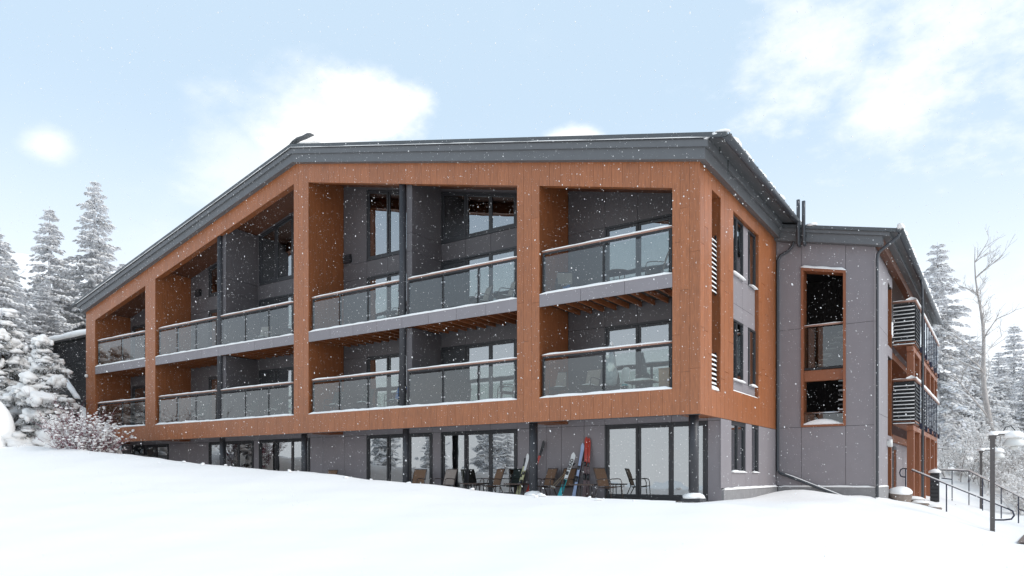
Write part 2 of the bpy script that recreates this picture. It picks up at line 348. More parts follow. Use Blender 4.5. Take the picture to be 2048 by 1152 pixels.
# ------------------------------------------------------------------ apartment building
BLD = tag(empty('apartment_building'), 'three storey gabled apartment building with orange brown timber frame, grey panels and glass balconies', 'building')
RX0, ZR, SL = -16.48, 13.89, 0.2335
def zt(x): return ZR - SL*abs(x-RX0)
def zo(x): return zt(x) - 1.40
def zs(x): return zt(x) - 0.98          # sloping balcony ceiling, higher than the beam
PIL = [(-32.96,-32.04),(-27.35,-26.50),(-16.63,-15.77),(-5.97,-5.14),(-.79,0.0)]
BAYS = [(PIL[i][1], PIL[i+1][0]) for i in range(4)]
OPN = [(-31.8,-28.4),(-25.0,-21.6),(-21.2,-17.8),(-14.42,-11.0),(-10.57,-7.17),(-3.79,-.42)]
IN = 1.83                                   # plane of the grey wall behind the balconies
G = 0.003                                   # half of a joint between boards
rng = random.Random(4)

# timber frame: solid cores carry the boards
core = MB()
for i, (a, c) in enumerate(PIL):
    pts = [(a+.02,2.53),(c-.02,2.53),(c-.02,zt(c-.02)-.5),(a+.02,zt(a+.02)-.5)]
    if a < RX0 < c: pts = pts[:3]+[(RX0, ZR-.5)]+pts[3:]
    if i < 4: core.prism_y(pts, .035, IN+.2)
    else:
        core.prism_y(pts, .035, .93)
        core.box(a+.02, -.03, .93, IN+.2, 2.53, 3.24); core.box(a+.02, -.03, .93, IN+.2, 8.96, 9.5)
core.box(-32.9, -.03, .035, .30, 2.53, 3.22)
for a, c in BAYS:
    seg = [a, RX0, c] if a < RX0 < c else [a, c]
    for p, q in zip(seg[:-1], seg[1:]): core.prism_y([(p,zo(p)+.03),(q,zo(q)+.03),(q,zt(q)-.5),(p,zt(p)-.5)], .035, .3)
frame_core = core.build('timber_frame', 'wood_dark', BLD)
def board(x0, x1, zlo0, zlo1, zhi0, zhi1, y=0.0, name='board', mat='wood', par=None):
    return MB().prism_y([(x0,zlo0),(x1,zlo1),(x1,zhi1),(x0,zhi0)], y+rng.uniform(-.0015,.0015), y+.033).build(name, mat, par or clad)
clad = MB().box(-32.95, -.01, .0335, .0345, 2.53, 2.56).build('front_cladding', 'wood_dark', BLD)
pill_edges = []
for (a, c) in PIL:
    w = c-a; n = 3; cuts = [a, a+w*rng.uniform(.28,.36), a+w*rng.uniform(.62,.7), c]
    for k in range(3):
        x0, x1 = cuts[k]+G*(k > 0), cuts[k+1]-G*(k < 2)
        top0, top1 = zt(x0)-.55, zt(x1)-.55
        z = 2.51; first = True
        joints = []
        zz = 2.51+rng.uniform(.8, 2.6)
        while zz < min(top0, top1)-1.0: joints.append(zz); zz += rng.uniform(2.2, 3.2)
        zs_ = [2.51]+joints
        for m_, z0 in enumerate(zs_):
            if m_ < len(zs_)-1: board(x0, x1, z0+G*(m_ > 0), z0+G*(m_ > 0), zs_[m_+1]-G, zs_[m_+1]-G)
            else: board(x0, x1, z0+G*(m_ > 0), z0+G*(m_ > 0), top0, top1)
for (a, c) in BAYS:
    n = max(1, round((c-a)/.36)); e = [a+(c-a)*(k+rng.uniform(-.22,.22)*(0 < k < n))/n for k in range(n+1)]
    for k in range(n):
        x0, x1 = e[k]+G, e[k+1]-G
        board(x0, x1, 2.51, 2.51, 3.235, 3.235)
        board(x0, x1, zo(x0), zo(x1), zt(x0)-.55, zt(x1)-.55)
# drip edge under the timber band
bx('drip_edge', 'frame', BLD, -32.96, .0, .004, .03, 2.49, 2.508)

# soffits and balcony floors
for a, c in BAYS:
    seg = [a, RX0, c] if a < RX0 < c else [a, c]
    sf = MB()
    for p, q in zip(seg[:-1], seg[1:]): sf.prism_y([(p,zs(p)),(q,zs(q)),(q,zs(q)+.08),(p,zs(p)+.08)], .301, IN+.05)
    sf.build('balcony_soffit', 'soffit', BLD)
    bx('balcony_floor', 'deck', BLD, a+.001, c-.001, .31, IN+.1, 2.74, 3.19)
    fl = bx('balcony_floor', 'deck', BLD, a+.001, c-.001, .05, IN+.1, 6.24, 6.42)
    fas = MB().box(a+.002, c-.002, .034, .12, 6.10, 6.43).build('balcony_edge', 'panel_back', BLD)
    n = max(2, round((c-a)/1.25)); e = [a+(c-a)*k/n for k in range(n+1)]
    for k in range(n): bx('edge_panel', 'panel', fas, e[k]+.006, e[k+1]-.006, .004, .033, 6.07, 6.45)
    n = round((c-a)/.42)
    for k in range(1, n): bx('joist', 'wood_dark', fl, a+(c-a)*k/n-.03, a+(c-a)*k/n+.03, .13, IN-.02, 6.09, 6.24)
    s3 = MB(); snow_strip(s3, (a+.01,.055,6.45), (c-.01,.055,6.45), .07, .075, 5+int(a)); s3.build('snow_cap', 'snow', fas, True)
    s2 = MB(); snow_strip(s2, (a+.01,.06,3.235), (c-.01,.06,3.235), .075, .085, 9+int(a)); s2.build('snow_cap', 'snow', clad, True)
bx('porch_ceiling', 'panel', BLD, -32.9, -.04, .305, IN-.005, 2.70, 2.738)

# grey panel wall behind the balconies
wall = MB()
OPEN_ALL = []
for i, (a, c) in enumerate(OPN):
    OPEN_ALL += [(a,c,.08,2.45),(a,c,3.2,5.6),(a,c,6.43,8.8)]
    if 1 <= i <= 4: OPEN_ALL.append((a,c,9.45,None))
def ztop_open(x): return zs(x)-.10
back = MB()
edges = sorted(set([-32.94, -.02]+[v for o in OPN for v in o]))
for p, q in zip(edges[:-1], edges[1:]):
    xm = (p+q)/2; inside = [i for i, o in enumerate(OPN) if o[0] < xm < o[1]]
    seg = [p, RX0, q] if p < RX0 < q else [p, q]
    for p_, q_ in zip(seg[:-1], seg[1:]):
        def pr(z0, z1): back.box(p_, q_, IN+.03, IN+.16, z0, z1)
        def prt(z0, off): back.prism_y([(p_,z0 if z0 is not None else ztop_open(p_)),(q_,z0 if z0 is not None else ztop_open(q_)),(q_,zt(q_)-.4),(p_,zt(p_)-.4)], IN+.03, IN+.16)
        if not inside: prt(-.05, 0)
        else:
            pr(-.05,.08); pr(2.45,3.2); pr(5.6,6.43)
            if 1 <= inside[0] <= 4: pr(8.8,9.45); prt(None, 0)
            else: prt(8.8, 0)
wallo = back.build('recessed_wall', 'panel_back', BLD)
def wall_cell(x0, x1, z0, z1, slope_top=False, slope_bot=False, par=None):
    a, c = x0+.006, x1-.006
    tl, tr = (zs(a)+.02, zs(c)+.02) if slope_top else (z1-.006, z1-.006)
    bl, br = (ztop_open(a), ztop_open(c)) if slope_bot else (z0+.006, z0+.006)
    if min(tl-bl, tr-br) < .03: return
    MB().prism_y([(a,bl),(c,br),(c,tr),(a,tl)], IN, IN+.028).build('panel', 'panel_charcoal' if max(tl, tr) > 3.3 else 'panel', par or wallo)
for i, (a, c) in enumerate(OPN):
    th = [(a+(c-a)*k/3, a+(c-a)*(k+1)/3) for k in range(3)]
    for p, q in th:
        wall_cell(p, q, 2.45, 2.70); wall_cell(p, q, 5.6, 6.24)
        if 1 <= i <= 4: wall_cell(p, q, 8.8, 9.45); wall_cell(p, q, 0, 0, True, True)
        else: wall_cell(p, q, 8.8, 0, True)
gaps = [(-32.0,-31.8),(-28.4,-27.35),(-26.5,-25.0),(-21.6,-21.2),(-17.8,-16.65),(-15.75,-14.42),(-11.0,-10.57),(-7.17,-5.97),(-5.14,-3.79),(-.42,-.04)]
for p, q in gaps:
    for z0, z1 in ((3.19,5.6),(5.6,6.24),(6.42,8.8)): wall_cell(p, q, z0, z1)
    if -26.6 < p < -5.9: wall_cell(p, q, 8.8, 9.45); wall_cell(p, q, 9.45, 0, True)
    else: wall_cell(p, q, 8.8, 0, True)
for p, q in [(-32.94,-31.8),(-28.4,-26.7),(-26.7,-25.0),(-21.6,-21.2),(-17.8,-17.0),(-17.0,-15.7),(-15.7,-14.42),(-11.0,-10.57),(-7.17,-6.0),(-6.0,-5.4),(-5.4,-4.55),(-4.55,-3.79),(-.42,-.012)]:
    wall_cell(p, q, .07, 2.45); wall_cell(p, q, 2.45, 2.70)
# party walls between neighbouring balconies
for xa, xb in ((-21.62,-21.32),(-10.82,-10.56)):
    pw = MB().box(xa+.02, xb-.02, .22, IN-.004, 3.19, 6.09).box(xa+.02, xb-.02, .22, IN-.004, 6.425, min(zs(xa),zs(xb))+.02).build('party_wall', 'panel_back', BLD)
    for z0, z1 in ((3.19,6.08),(6.425,8.8),(8.8,9.45),(9.45,min(zs(xa),zs(xb))+.02)):
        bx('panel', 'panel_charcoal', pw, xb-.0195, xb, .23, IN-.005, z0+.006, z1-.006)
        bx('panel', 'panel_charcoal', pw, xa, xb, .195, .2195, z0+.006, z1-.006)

# windows and doors
def window(p, q, z0, z1, slope=False, y=IN, npan=3, handle=False, mull=None):
    fr = MB(); w = .065
    zl, zr = (ztop_open(p), ztop_open(q)) if slope else (z1, z1)
    def ztp(x): return zl+(zr-zl)*(x-p)/(q-p)
    fr.box(p+.002, p+w, y-.03, y+.12, z0+.002, zl-.002 if zl < zr else zl-.03); fr.box(q-w, q-.002, y-.03, y+.12, z0+.002, min(zr, ztp(q-w))-.002)
    fr.box(p+w, q-w, y-.03, y+.12, z0+.002, z0+w); fr.prism_y([(p+w,ztp(p+w)-w),(q-w,ztp(q-w)-w),(q-w,ztp(q-w)-.003),(p+w,ztp(p+w)-.003)], y-.03, y+.12)
    win = fr.build('window', 'frame', BLD)
    n = npan; sw = .075
    for k in range(n):
        a, c = p+w+(q-p-2*w)*k/n+.004, p+w+(q-p-2*w)*(k+1)/n-.004
        s = MB(); ta, tcc = ztp(a)-w-.006, ztp(c)-w-.006; b0 = z0+w+.004
        yy = y-.005 if k != 1 else y+.02
        s.box(a, a+sw, yy, yy+.06, b0, min(ta, ztp(a+sw)-w-.006)); s.box(c-sw, c, yy, yy+.06, b0, min(tcc, ztp(c-sw)-w-.006))
        s.box(a+sw, c-sw, yy, yy+.06, b0, b0+sw+.02)
        s.prism_y([(a+sw,ztp(a+sw)-w-sw),(c-sw,ztp(c-sw)-w-sw),(c-sw,ztp(c-sw)-w-.006),(a+sw,ztp(a+sw)-w-.006)], yy, yy+.06)
        s.build('sash', 'frame', win)
        g = MB(); g.prism_y([(a+sw-.01,b0+sw),(c-sw+.01,b0+sw),(c-sw+.01,ztp(c-sw)-w-sw+.01),(a+sw-.01,ztp(a+sw)-w-sw+.01)], yy+.028, yy+.034)
        g.build('pane', 'window_glass', win)
        if handle and k == 1:
            MB().tube([(a+.035,yy-.002,z0+.95),(a+.035,yy-.045,z0+.97),(a+.035,yy-.045,z0+1.2),(a+.035,yy-.002,z0+1.22)], .011, 6).build('handle', 'black', win)
    return win
for i, (a, c) in enumerate(OPN):
    for z0, z1 in ((.08,2.45),(3.2,5.6),(6.43,8.8)): window(a, c, z0, z1, handle=True)
    if 1 <= i <= 4: window(a, c, 9.45, 0, slope=True)
# rooms behind the glass
rm = MB()
for z in (-.1, 3.05, 6.28): rm.box(-32.7, -.25, IN+.17, 8.0, z, z+.13)
rm.prism_y([(-32.7,zt(-32.7)-.75),(RX0,ZR-.75),(-.25,zt(-.25)-.75),(-.25,zt(-.25)-.66),(RX0,ZR-.66),(-32.7,zt(-32.7)-.66)], IN+.17, 8.0)
rm.prism_y([(-32.7,-.1),(-.25,-.1),(-.25,zt(-.25)-.67),(RX0,ZR-.67),(-32.7,zt(-32.7)-.67)], 8.0, 8.1)
for x in (-27.0,-21.4,-16.2,-10.7,-5.5): rm.box(x-.08, x+.08, IN+.17, 8.0, -.1, zt(x)-.8)
rm.build('room_shell', 'interior', BLD)
def curtain(p, q, z0, z1, mat='curtain', y=IN+.28, amp=.045, per=.42):
    b = MB(); n = max(4, int((q-p)/.04))
    for i in range(n+1):
        x = p+(q-p)*i/n; yy = y+amp*math.sin(2*math.pi*(x-p)/per+.8*math.sin(x*3))
        b.v += [(x,yy,z0),(x,yy,z1)]
    b.f = [(2*i,2*i+2,2*i+3,2*i+1) for i in range(n)]
    return b.build('curtain', mat, BLD, True)
curtain(-3.7,-2.2,.1,2.42); curtain(-1.75,-.5,.1,2.42); curtain(-3.72,-.5,3.24,5.56); curtain(-3.72,-.5,6.46,8.3)
curtain(-9.35,-7.2,3.24,5.5); curtain(-9.35,-7.2,6.46,8.75); curtain(-13.2,-11.9,6.46,8.75)
curtain(-18.4,-17.9,6.46,8.75); curtain(-18.5,-17.9,3.24,5.5)
curtain(-29.5,-28.5,3.24,5.5,'curtain_warm')
for x, z in ((-10.05,.1),): curtain(x, x+.5, z, z+2.2, 'curtain_warm', IN+.3)

# small fittings on the wall
def vent(x, z):
    v = MB().box(x-.2, x+.2, IN-.11, IN-.002, z-.16, z+.16).build('wall_vent', 'black', BLD)
    for k in range(4): bx('slat', 'frame', v, x-.17, x+.17, IN-.125, IN-.111, z-.13+k*.075, z-.09+k*.075)
vent(-15.47, 9.70); vent(-25.8, 9.75)

# balcony railings
def railing(xs_, zc_, seed):
    x0, x1 = xs_[0]-.04, xs_[-1]+.04; y = .12
    h = MB().tube([(x0,y,zc_+1.30),(x1,y,zc_+1.30)], .035, 8).build('balcony_railing', 'rail_wood', BLD, True)
    bx('under_rail', 'black', h, x0+.02, x1-.02, y-.022, y+.022, zc_+1.205, zc_+1.262)
    s = MB(); snow_strip(s, (x0,y,zc_+1.318), (x1,y,zc_+1.318), .046, .05, seed); s.build('snow_cap', 'snow', h, True)
    for k, x in enumerate(xs_):
        bx('post', 'black', h, x-.034, x+.034, y-.02, y+.04, zc_+.0, zc_+1.204)
        for zz in (.25, .95):
            if k > 0: bx('clamp', 'steel', h, x-.085, x-.035, y-.048, y+.0, zc_+zz-.025, zc_+zz+.025)
            if k < len(xs_)-1: bx('clamp', 'steel', h, x+.035, x+.085, y-.048, y+.0, zc_+zz-.025, zc_+zz+.025)
    for p, q in zip(xs_[:-1], xs_[1:]): bx('glass_panel', 'rail_glass', h, p+.045, q-.045, y-.036, y-.024, zc_+.06, zc_+1.13)
SETS = [[-31.9,-29.63,-27.5],[-26.32,-24.83,-23.35,-21.85],[-21.5,-19.8,-18.27,-16.8],[-15.62,-14.11,-12.6,-11.08],[-10.62,-9.05,-7.57,-6.06],[-5.05,-2.95,-.88]]
for k, s_ in enumerate(SETS):
    railing(s_, 3.26, 20+k); railing(s_, 6.49, 40+k)
# round steel columns
def column(x, y, z0, z1, r=.125, base=False):
    c = MB().tube([(x,y,z0),(x,y,z1)], r, 18).build('column', 'column', BLD, True)
    if base:
        bx('base_plate', 'column', c, x-.27, x+.27, y-.27, y+.27, .0655, .19)
        s = MB().blob((x,y,.19), (.33,.33,.17), 2, .12, int(x*10), flat=0.0); s.build('snow_cap', 'snow', c, True)
for x in (-21.68,-10.97): column(x, .16, 3.25, zo(x)+.04); 
for x in (-21.9,-16.5,-11.05,-5.62,-.33): column(x, .42, .066, 2.72, .14 if x > -6 else .12, x > -6)

# side of the frame (faces right): boards, slit with louvres, windows
sc = MB()
def sidebox(y0, y1, z0, z1): sc.box(-.30, -.036, y0, y1, z0, z1)
sidebox(1.79, 2.94, 2.53, 9.5); sidebox(5.74, 8.0, 2.53, 9.5); sidebox(2.94, 5.74, 2.53, 3.40); sidebox(2.94, 5.74, 8.93, 9.5)
side = sc.build('side_frame', 'wood_dark', BLD)
def sboard(y0, y1, z0, z1): bx('board', 'wood', side, -.034+rng.uniform(-.001,.001), 0.0, y0, y1, z0, z1)
def scol(ys_, z0, z1):
    for p, q in zip(ys_[:-1], ys_[1:]):
        zz = [z0]; nxt = z0+rng.uniform(.9,2.4)
        while nxt < z1-.8: zz.append(nxt); nxt += rng.uniform(2.0,3.0)
        zz.append(z1)
        for m_ in range(len(zz)-1): sboard(p+.005, q-.005, zz[m_]+(.005 if m_ else 0), zz[m_+1]-(.005 if m_ < len(zz)-2 else 0))
scol([.036,.36,.66,.97], 2.51, 9.5); scol([1.75,2.1,2.5,2.95], 2.51, 9.5); scol([5.73,6.1,6.5,6.9,7.3,7.65,7.99], 2.51, 9.5)
for p, q in ((.97,1.36),(1.36,1.75)): sboard(p+.005,q-.005,2.51,3.27); sboard(p+.005,q-.005,8.93,9.5)
yy_ = [2.95,3.4,3.85,4.35,4.85,5.3,5.73]
for p, q in zip(yy_[:-1], yy_[1:]): sboard(p+.005,q-.005,2.51,3.42); sboard(p+.005,q-.005,8.92,9.5)
def louvre(y0, y1, x, z0, z1, par_name='louvre_screen', pitch=.135):
    sc_ = MB().box(x-.05, x+.0, y0, y0+.03, z0, z1).box(x-.05, x+.0, y1-.03, y1, z0, z1).build(par_name, 'black', BLD)
    n = int((z1-z0)/pitch)
    for k in range(n):
        z = z0+.03+k*pitch
        MB().prism_y([(x-.045,z+.085),(x-.035,z+.09),(x+.012,z+.008),(x+.002,z+.003)], y0+.031, y1-.031).build('slat', 'black', sc_)
        MB().prism_y([(x-.022,z+.071),(x-.010,z+.072),(x+.026,z+.014),(x+.0125,z+.0085)], y0+.04, y1-.04).build('snow_cap', 'snow', sc_)
    return sc_
louvre(.98, 1.74, -.12, 6.10, 7.85); louvre(.98, 1.74, -.12, 3.30, 4.42)
MB().blob((-.2,1.36,3.27), (.28,.36,.16), 2, .15, 7, flat=0).build('snow_cap', 'snow', side, True)
# grey infill and windows on the side
inf = MB().box(-.30, -.18, 2.951, 5.729, 3.421, 8.919).build('side_infill', 'panel_back', BLD)
def sp(y0, y1, z0, z1, x=-.13): bx('panel', 'panel', inf, x-.045, x, y0+.005, y1-.005, z0+.005, z1-.005)
for z0, z1 in ((3.42,3.79),(5.70,6.2),(6.2,7.09)):
    for p, q in ((2.95,4.33),(4.33,5.73)): sp(p, q, z0, z1)
for z0, z1 in ((3.79,5.70),(7.09,8.92)): sp(4.33, 4.93, z0, z1)
def sidewin(y0, y1, z0, z1, x, npan, sill=True):
    f_ = MB(); w = .06; X0, X1 = x-.05, x+.02
    f_.box(X0,X1,y0+.004,y0+w,z0+.004,z1-.004).box(X0,X1,y1-w,y1-.004,z0+.004,z1-.004).box(X0,X1,y0+w,y1-w,z0+.004,z0+w).box(X0,X1,y0+w,y1-w,z1-w,z1-.004)
    for k in range(1, npan): ym = y0+(y1-y0)*k/npan; f_.box(X0,X1,ym-.04,ym+.04,z0+w,z1-w)
    wv = f_.build('side_window', 'frame', BLD)
    for k in range(npan):
        a, c = y0+w+(y1-y0-2*w)*k/npan, y0+w+(y1-y0-2*w)*(k+1)/npan
        bx('pane', 'window_glass', wv, x-.03, x-.024, a+.001, c-.001, z0+w-.01, z1-w+.01)
    if sill:
        s = MB(); snow_strip(s, (x+.05,y0+.03,z0+.0), (x+.05,y1-.03,z0+.0), .07, .07, int(y0*9+z0)); s.build('snow_cap', 'snow', wv, True)
    return wv
for z0, z1 in ((3.79,5.70),(7.09,8.92)):
    sidewin(2.955, 4.33, z0, z1, -.12, 2); sidewin(4.93, 5.725, z0, z1, -.12, 1)
s = MB(); snow_strip(s, (-.06,2.96,3.425), (-.06,5.72,3.425), .05, .05, 77); s.build('snow_cap', 'snow', inf, True)
# ground floor side wall
gs = MB()
for y0, y1, z0, z1 in ((1.88,2.77,-.3,2.52),(4.26,4.93,-.3,2.52),(5.76,8.0,-.3,2.52),(2.77,4.26,-.3,.92),(4.93,5.76,-.3,.92),(2.77,4.26,2.44,2.52),(4.93,5.76,2.44,2.52)): gs.box(-.2,-.034,y0,y1,z0,z1)
gso = gs.build('ground_floor_side_wall', 'panel_back', BLD)
def gp(y0, y1, z0, z1): bx('panel', 'panel', gso, -.033, -.004, y0+.005, y1-.005, z0+.005, z1-.005)
gp(1.79,2.77,.45,2.50); gp(4.26,4.93,.45,2.50); gp(5.76,6.9,.45,2.50); gp(6.9,7.99,.45,2.50); gp(2.77,4.26,.45,.92); gp(4.93,5.76,.45,.92)
sidewin(2.77, 4.26, .92, 2.44, -.06, 2); sidewin(4.93, 5.76, .92, 2.44, -.06, 1)
pl = bx('plinth', 'concrete', BLD, -.2, .06, 1.86, 7.9, -.4, .40)
s = MB(); snow_strip(s, (.03,1.9,.40), (.03,7.95,.42), .05, .07, 3); s.build('snow_cap', 'snow', pl, True)
bx('left_end_wall', 'wood_dark', BLD, -32.94, -32.72, IN+.21, 15.9, -.4, 9.4)
bx('right_end_wall', 'panel', BLD, -.25, -.03, 8.1, 15.9, -.4, 9.4)
bx('rear_wall', 'panel', BLD, -32.7, -.26, 15.7, 15.9, -.4, 9.4)

# roof
def gable(d0, d1, xl, xr, y0, y1, name, mat, par):
    p = [(xl,zt(xl)-d1),(RX0,ZR-d1),(xr,zt(xr)-d1),(xr,zt(xr)-d0),(RX0,ZR-d0),(xl,zt(xl)-d0)]
    b_ = MB(); n = 6
    b_.v = [(x,y0,z) for x,z in p]+[(x,y1,z) for x,z in p]
    b_.f = [(0,1,4,5),(1,2,3,4),(6,11,10,7),(7,10,9,8)]+[(i,6+i,6+(i+1)%6,(i+1)%6) for i in range(6)]
    return b_.build(name, mat, par)
ROOF = gable(0, .13, -33.80, .82, -.32, 16.3, 'roof', 'roof_metal', BLD)
gable(.131, .354, -33.40, .30, -.26, 16.1, 'upper_fascia', 'fascia', ROOF)
gable(.355, .675, -33.17, .21, -.20, 16.0, 'lower_fascia', 'fascia', ROOF)
gable(.120, .16, -33.78, .80, -.30, -.27, 'drip_flashing', 'frame', ROOF)
s = MB()
for xa, xb in ((-33.4,RX0),(RX0,.3)):
    snow_strip(s, (xa,-.295,zt(xa)-.135), (xb,-.295,zt(xb)-.135), .028, .028, int(xa), .5)
s.build('snow_line', 'snow', ROOF, True)
# snow lying on the roof, thinner and broken at the eave
b = MB(); rr = random.Random(8)
xg = np.linspace(-33.7, .6, 140); yg = np.concatenate([np.linspace(-.18, 1, 6), np.linspace(1.6, 15.8, 26)])
hx = [[0.0]*len(yg) for _ in xg]
for i, x in enumerate(xg):
    for j, y in enumerate(yg):
        h = .16+.05*math.sin(x*1.7+y)+.04*math.sin(x*4.3+2*y)+rr.uniform(-.02,.02)
        if x > RX0: h *= (.25 if y < 1.2 else .8)
        if i in (0, len(xg)-1) or j in (0, len(yg)-1): h = .012
        if x > -.6: h *= (.35+.9*max(0, math.sin(y*5+1.0*math.sin(y*2.3))))
        hx[i][j] = zt(x)+max(.012, h)
for i, x in enumerate(xg):
    for j, y in enumerate(yg): b.v.append((x, y, hx[i][j]))
ng = len(yg)
b.f = [(i*ng+j, (i+1)*ng+j, (i+1)*ng+j+1, i*ng+j+1) for i in range(len(xg)-1) for j in range(ng-1)]
b.build('roof_snow', 'snow', ROOF, True)
# gutter along the right eave, with lumps of snow breaking over it
def gutter(x, z, y0, y1, r, par, name='gutter'):
    b_ = MB(); n = 10; prof = [(r*math.cos(math.pi+math.pi*k/n), r*math.sin(math.pi+math.pi*k/n)) for k in range(n+1)]
    prof += [(p*.86, q*.86) for p, q in prof[::-1]]
    m = len(prof); b_.v = [(x+p,y0,z+q) for p,q in prof]+[(x+p,y1,z+q) for p,q in prof]
    b_.f = [(i,(i+1)%m,m+(i+1)%m,m+i) for i in range(m)]+[tuple(range(m-1,-1,-1)), tuple(range(m,2*m))]
    return b_.build(name, 'gutter', par, True)
gt = gutter(.80, 9.80, -.34, 8.4, .115, ROOF)
for k in range(14): bx('gutter_bracket', 'gutter', gt, .67, .925, -.2+k*.62, -.16+k*.62, 9.798, 9.815)
s = MB(); y = .6
while y < 8.2:
    w = rr.uniform(.12,.34); s.blob((.74+rr.uniform(-.05,.05),y,9.90), (.12,w,rr.uniform(.05,.13)), 2, .3, int(y*100)); y += w*rr.uniform(1.1,2.6)
s.build('eave_snow', 'snow', ROOF, True)
s = MB(); s.blob((.62,-.22,9.9), (.24,.12,.07), 2, .3, 5).blob((.5,-.27,9.86),(.3,.05,.05),2,.3,9); s.build('eave_snow', 'snow', ROOF, True)
for y, x, l_ in ((.15,.50,.20),(1.1,.42,.42)): MB().tube([(x,y,9.70),(x,y,9.70-l_)], [.018,.004], 6).build('icicle', 'window_glass', ROOF)
# curled flashing on the ridge: a thin bent metal strip standing clear of the snow
pts_ = [(-17.0,ZR+.02),(-16.85,ZR+.10),(-16.62,ZR+.22),(-16.35,ZR+.27),(-16.0,ZR+.26),(-15.75,ZR+.285),(-15.55,ZR+.27)]
th_ = [.03,.012,.02,.035,.03,.035,.006]
b = MB()
for (x, z), t in zip(pts_, th_):
    for y in (-.10, .12): b.v += [(x,y,z-t),(x,y,z+t)]
for i in range(6): k = 4*i; b.f += [(k,k+4,k+5,k+1),(k+2,k+3,k+7,k+6),(k+1,k+5,k+7,k+3),(k,k+2,k+6,k+4)]
b.f += [(0,1,3,2),(24,26,27,25)]
b.build('ridge_flashing', 'roof_metal', ROOF)
MB().blob((-16.3,.9,ZR+.12),(.9,1.0,.16),2,.2,4,flat=.3).build('ridge_snow','snow',ROOF,True)

# ------------------------------------------------------------------ stair wing (same building)
WY, WX = 8.0, 3.23
def zw(x): return 9.836-.226*x
ox0, ox1 = .87, 2.32
def zwo(x): return 8.20-.222*(x-ox0)
wc = MB()
wc.box(0.0, ox0, WY+.03, WY+.25, -.4, 9.1); wc.box(ox1, WX-.03, WY+.03, WY+.25, -.4, 8.6); wc.box(ox0, ox1, WY+.03, WY+.25, -.4, 2.55)
wc.prism_y([(ox0,zwo(ox0)),(ox1,zwo(ox1)),(ox1,8.75),(ox0,9.05)], WY+.03, WY+.25)
wing = wc.build('stair_wing_wall', 'panel_back', BLD)
def wp(x0, x1, z0, z1, sl=False):
    a, c = x0+.006, x1-.006
    tl, tr = (zw(a)-.45, zw(c)-.45) if sl else (z1-.006, z1-.006)
    MB().prism_y([(a,z0+.006),(c,z0+.006),(c,tr),(a,tl)], WY, WY+.029).build('panel', 'panel', wing)
for z0, z1 in ((.47,2.55),(2.55,6.06)):
    wp(0.0, ox0, z0, z1); wp(ox1, WX, z0, z1)
wp(ox0, ox1, .47, 2.55); wp(0.0, ox0, 6.06, 0, True); wp(ox1, WX, 6.06, 0, True)
MB().prism_y([(ox0+.006,zwo(ox0)),(ox1-.006,zwo(ox1)),(ox1-.006,zw(ox1)-.45),(ox0+.006,zw(ox0)-.45)], WY, WY+.029).build('panel', 'panel', wing)
# timber reveal of the stair opening
t_ = .075
rv = MB().box(ox0-.01, ox0+t_, WY-.05, WY+.45, 2.55, zwo(ox0)-.02).box(ox1-t_, ox1+.01, WY-.05, WY+.45, 2.55, zwo(ox1)-.02).box(ox0+t_, ox1-t_, WY-.05, WY+.45, 2.55, 2.55+t_)
rv.prism_y([(ox0-.01,zwo(ox0)-t_),(ox1+.01,zwo(ox1)-t_),(ox1+.01,zwo(ox1)+.02),(ox0-.01,zwo(ox0)+.02)], WY-.052, WY+.45)
rvo = rv.build('opening_frame', 'wood_frame', BLD)
b = MB()
for k in range(13):
    x = ox0-.02+(ox1-ox0+.04)*k/12; e = 1 if 0 < k < 12 else .3
    hgt = (.095+.012*math.sin(k*1.3))*e
    for yy2, hh2 in ((WY-.07,0),(WY-.07,.7),(WY-.02,1),(WY+.02,.0)): b.v.append((x,yy2,zwo(x)+.02+hgt*hh2))
b.f = [(4*k+j,4*k+4+j,4*k+5+j,4*k+1+j) for k in range(12) for j in range(3)]+[(0,1,2,3),(51,50,49,48)]
b.build('snow_cap', 'snow', rvo, True)
b = MB()
for k in range(13):
    u = k/12; x = ox0+t_+(ox1-ox0-2*t_)*u; hgt = .05+.16*math.sin(math.pi*min(1,u*1.1))**.8*(1 if u < .95 else .7)
    for yy2, hh2 in ((WY-.03,.0),(WY-.02,.8),(WY+.1,1.0),(WY+.3,1.1)): b.v.append((x,yy2,2.62+hgt*hh2))
b.f = [(4*k+j,4*k+4+j,4*k+5+j,4*k+1+j) for k in range(12) for j in range(3)]
b.build('snow_cap', 'snow', rvo, True)
# stairwell inside
sw = MB().box(.05, 3.0, 11.4, 11.5, 2.3, 9.3).box(.05, .12, WY+.26, 11.4, 2.3, 9.2).box(2.95, 3.02, WY+.26, 11.4, 2.3, 8.9).box(.05, 3.0, WY+.26, 11.4, 2.2, 2.3)
sw.box(.12, 2.95, WY+.26, 11.4, 8.5, 8.6)
sw.build('stairwell_shell', 'dark_inside', BLD)
ld = bx('stair_landing', 'wood_frame', BLD, ox0+t_+.002, ox1-t_-.002, WY+.12, WY+.30, 4.18, 4.56)
hr = MB().tube([(ox0+t_,WY+.1,6.14),(ox1-t_,WY+.1,6.14)], .04, 8).build('stair_railing', 'rail_wood', BLD, True)
s = MB(); snow_strip(s, (ox0+t_,WY+.1,6.16), (ox1-t_,WY+.1,6.16), .04, .03, 8); s.build('snow_cap', 'snow', hr, True)
bx('glass_panel', 'rail_glass', hr, ox0+t_+.02, ox1-t_-.02, WY+.09, WY+.102, 4.66, 6.06)
bx('bottom_rail', 'black', hr, ox0+t_, ox1-t_, WY+.07, WY+.12, 4.58, 4.645)
hr2 = MB().tube([(ox0+t_,WY+.1,3.05),(ox1-t_,WY+.1,3.05)], .03, 8).build('stair_railing', 'steel', BLD, True)
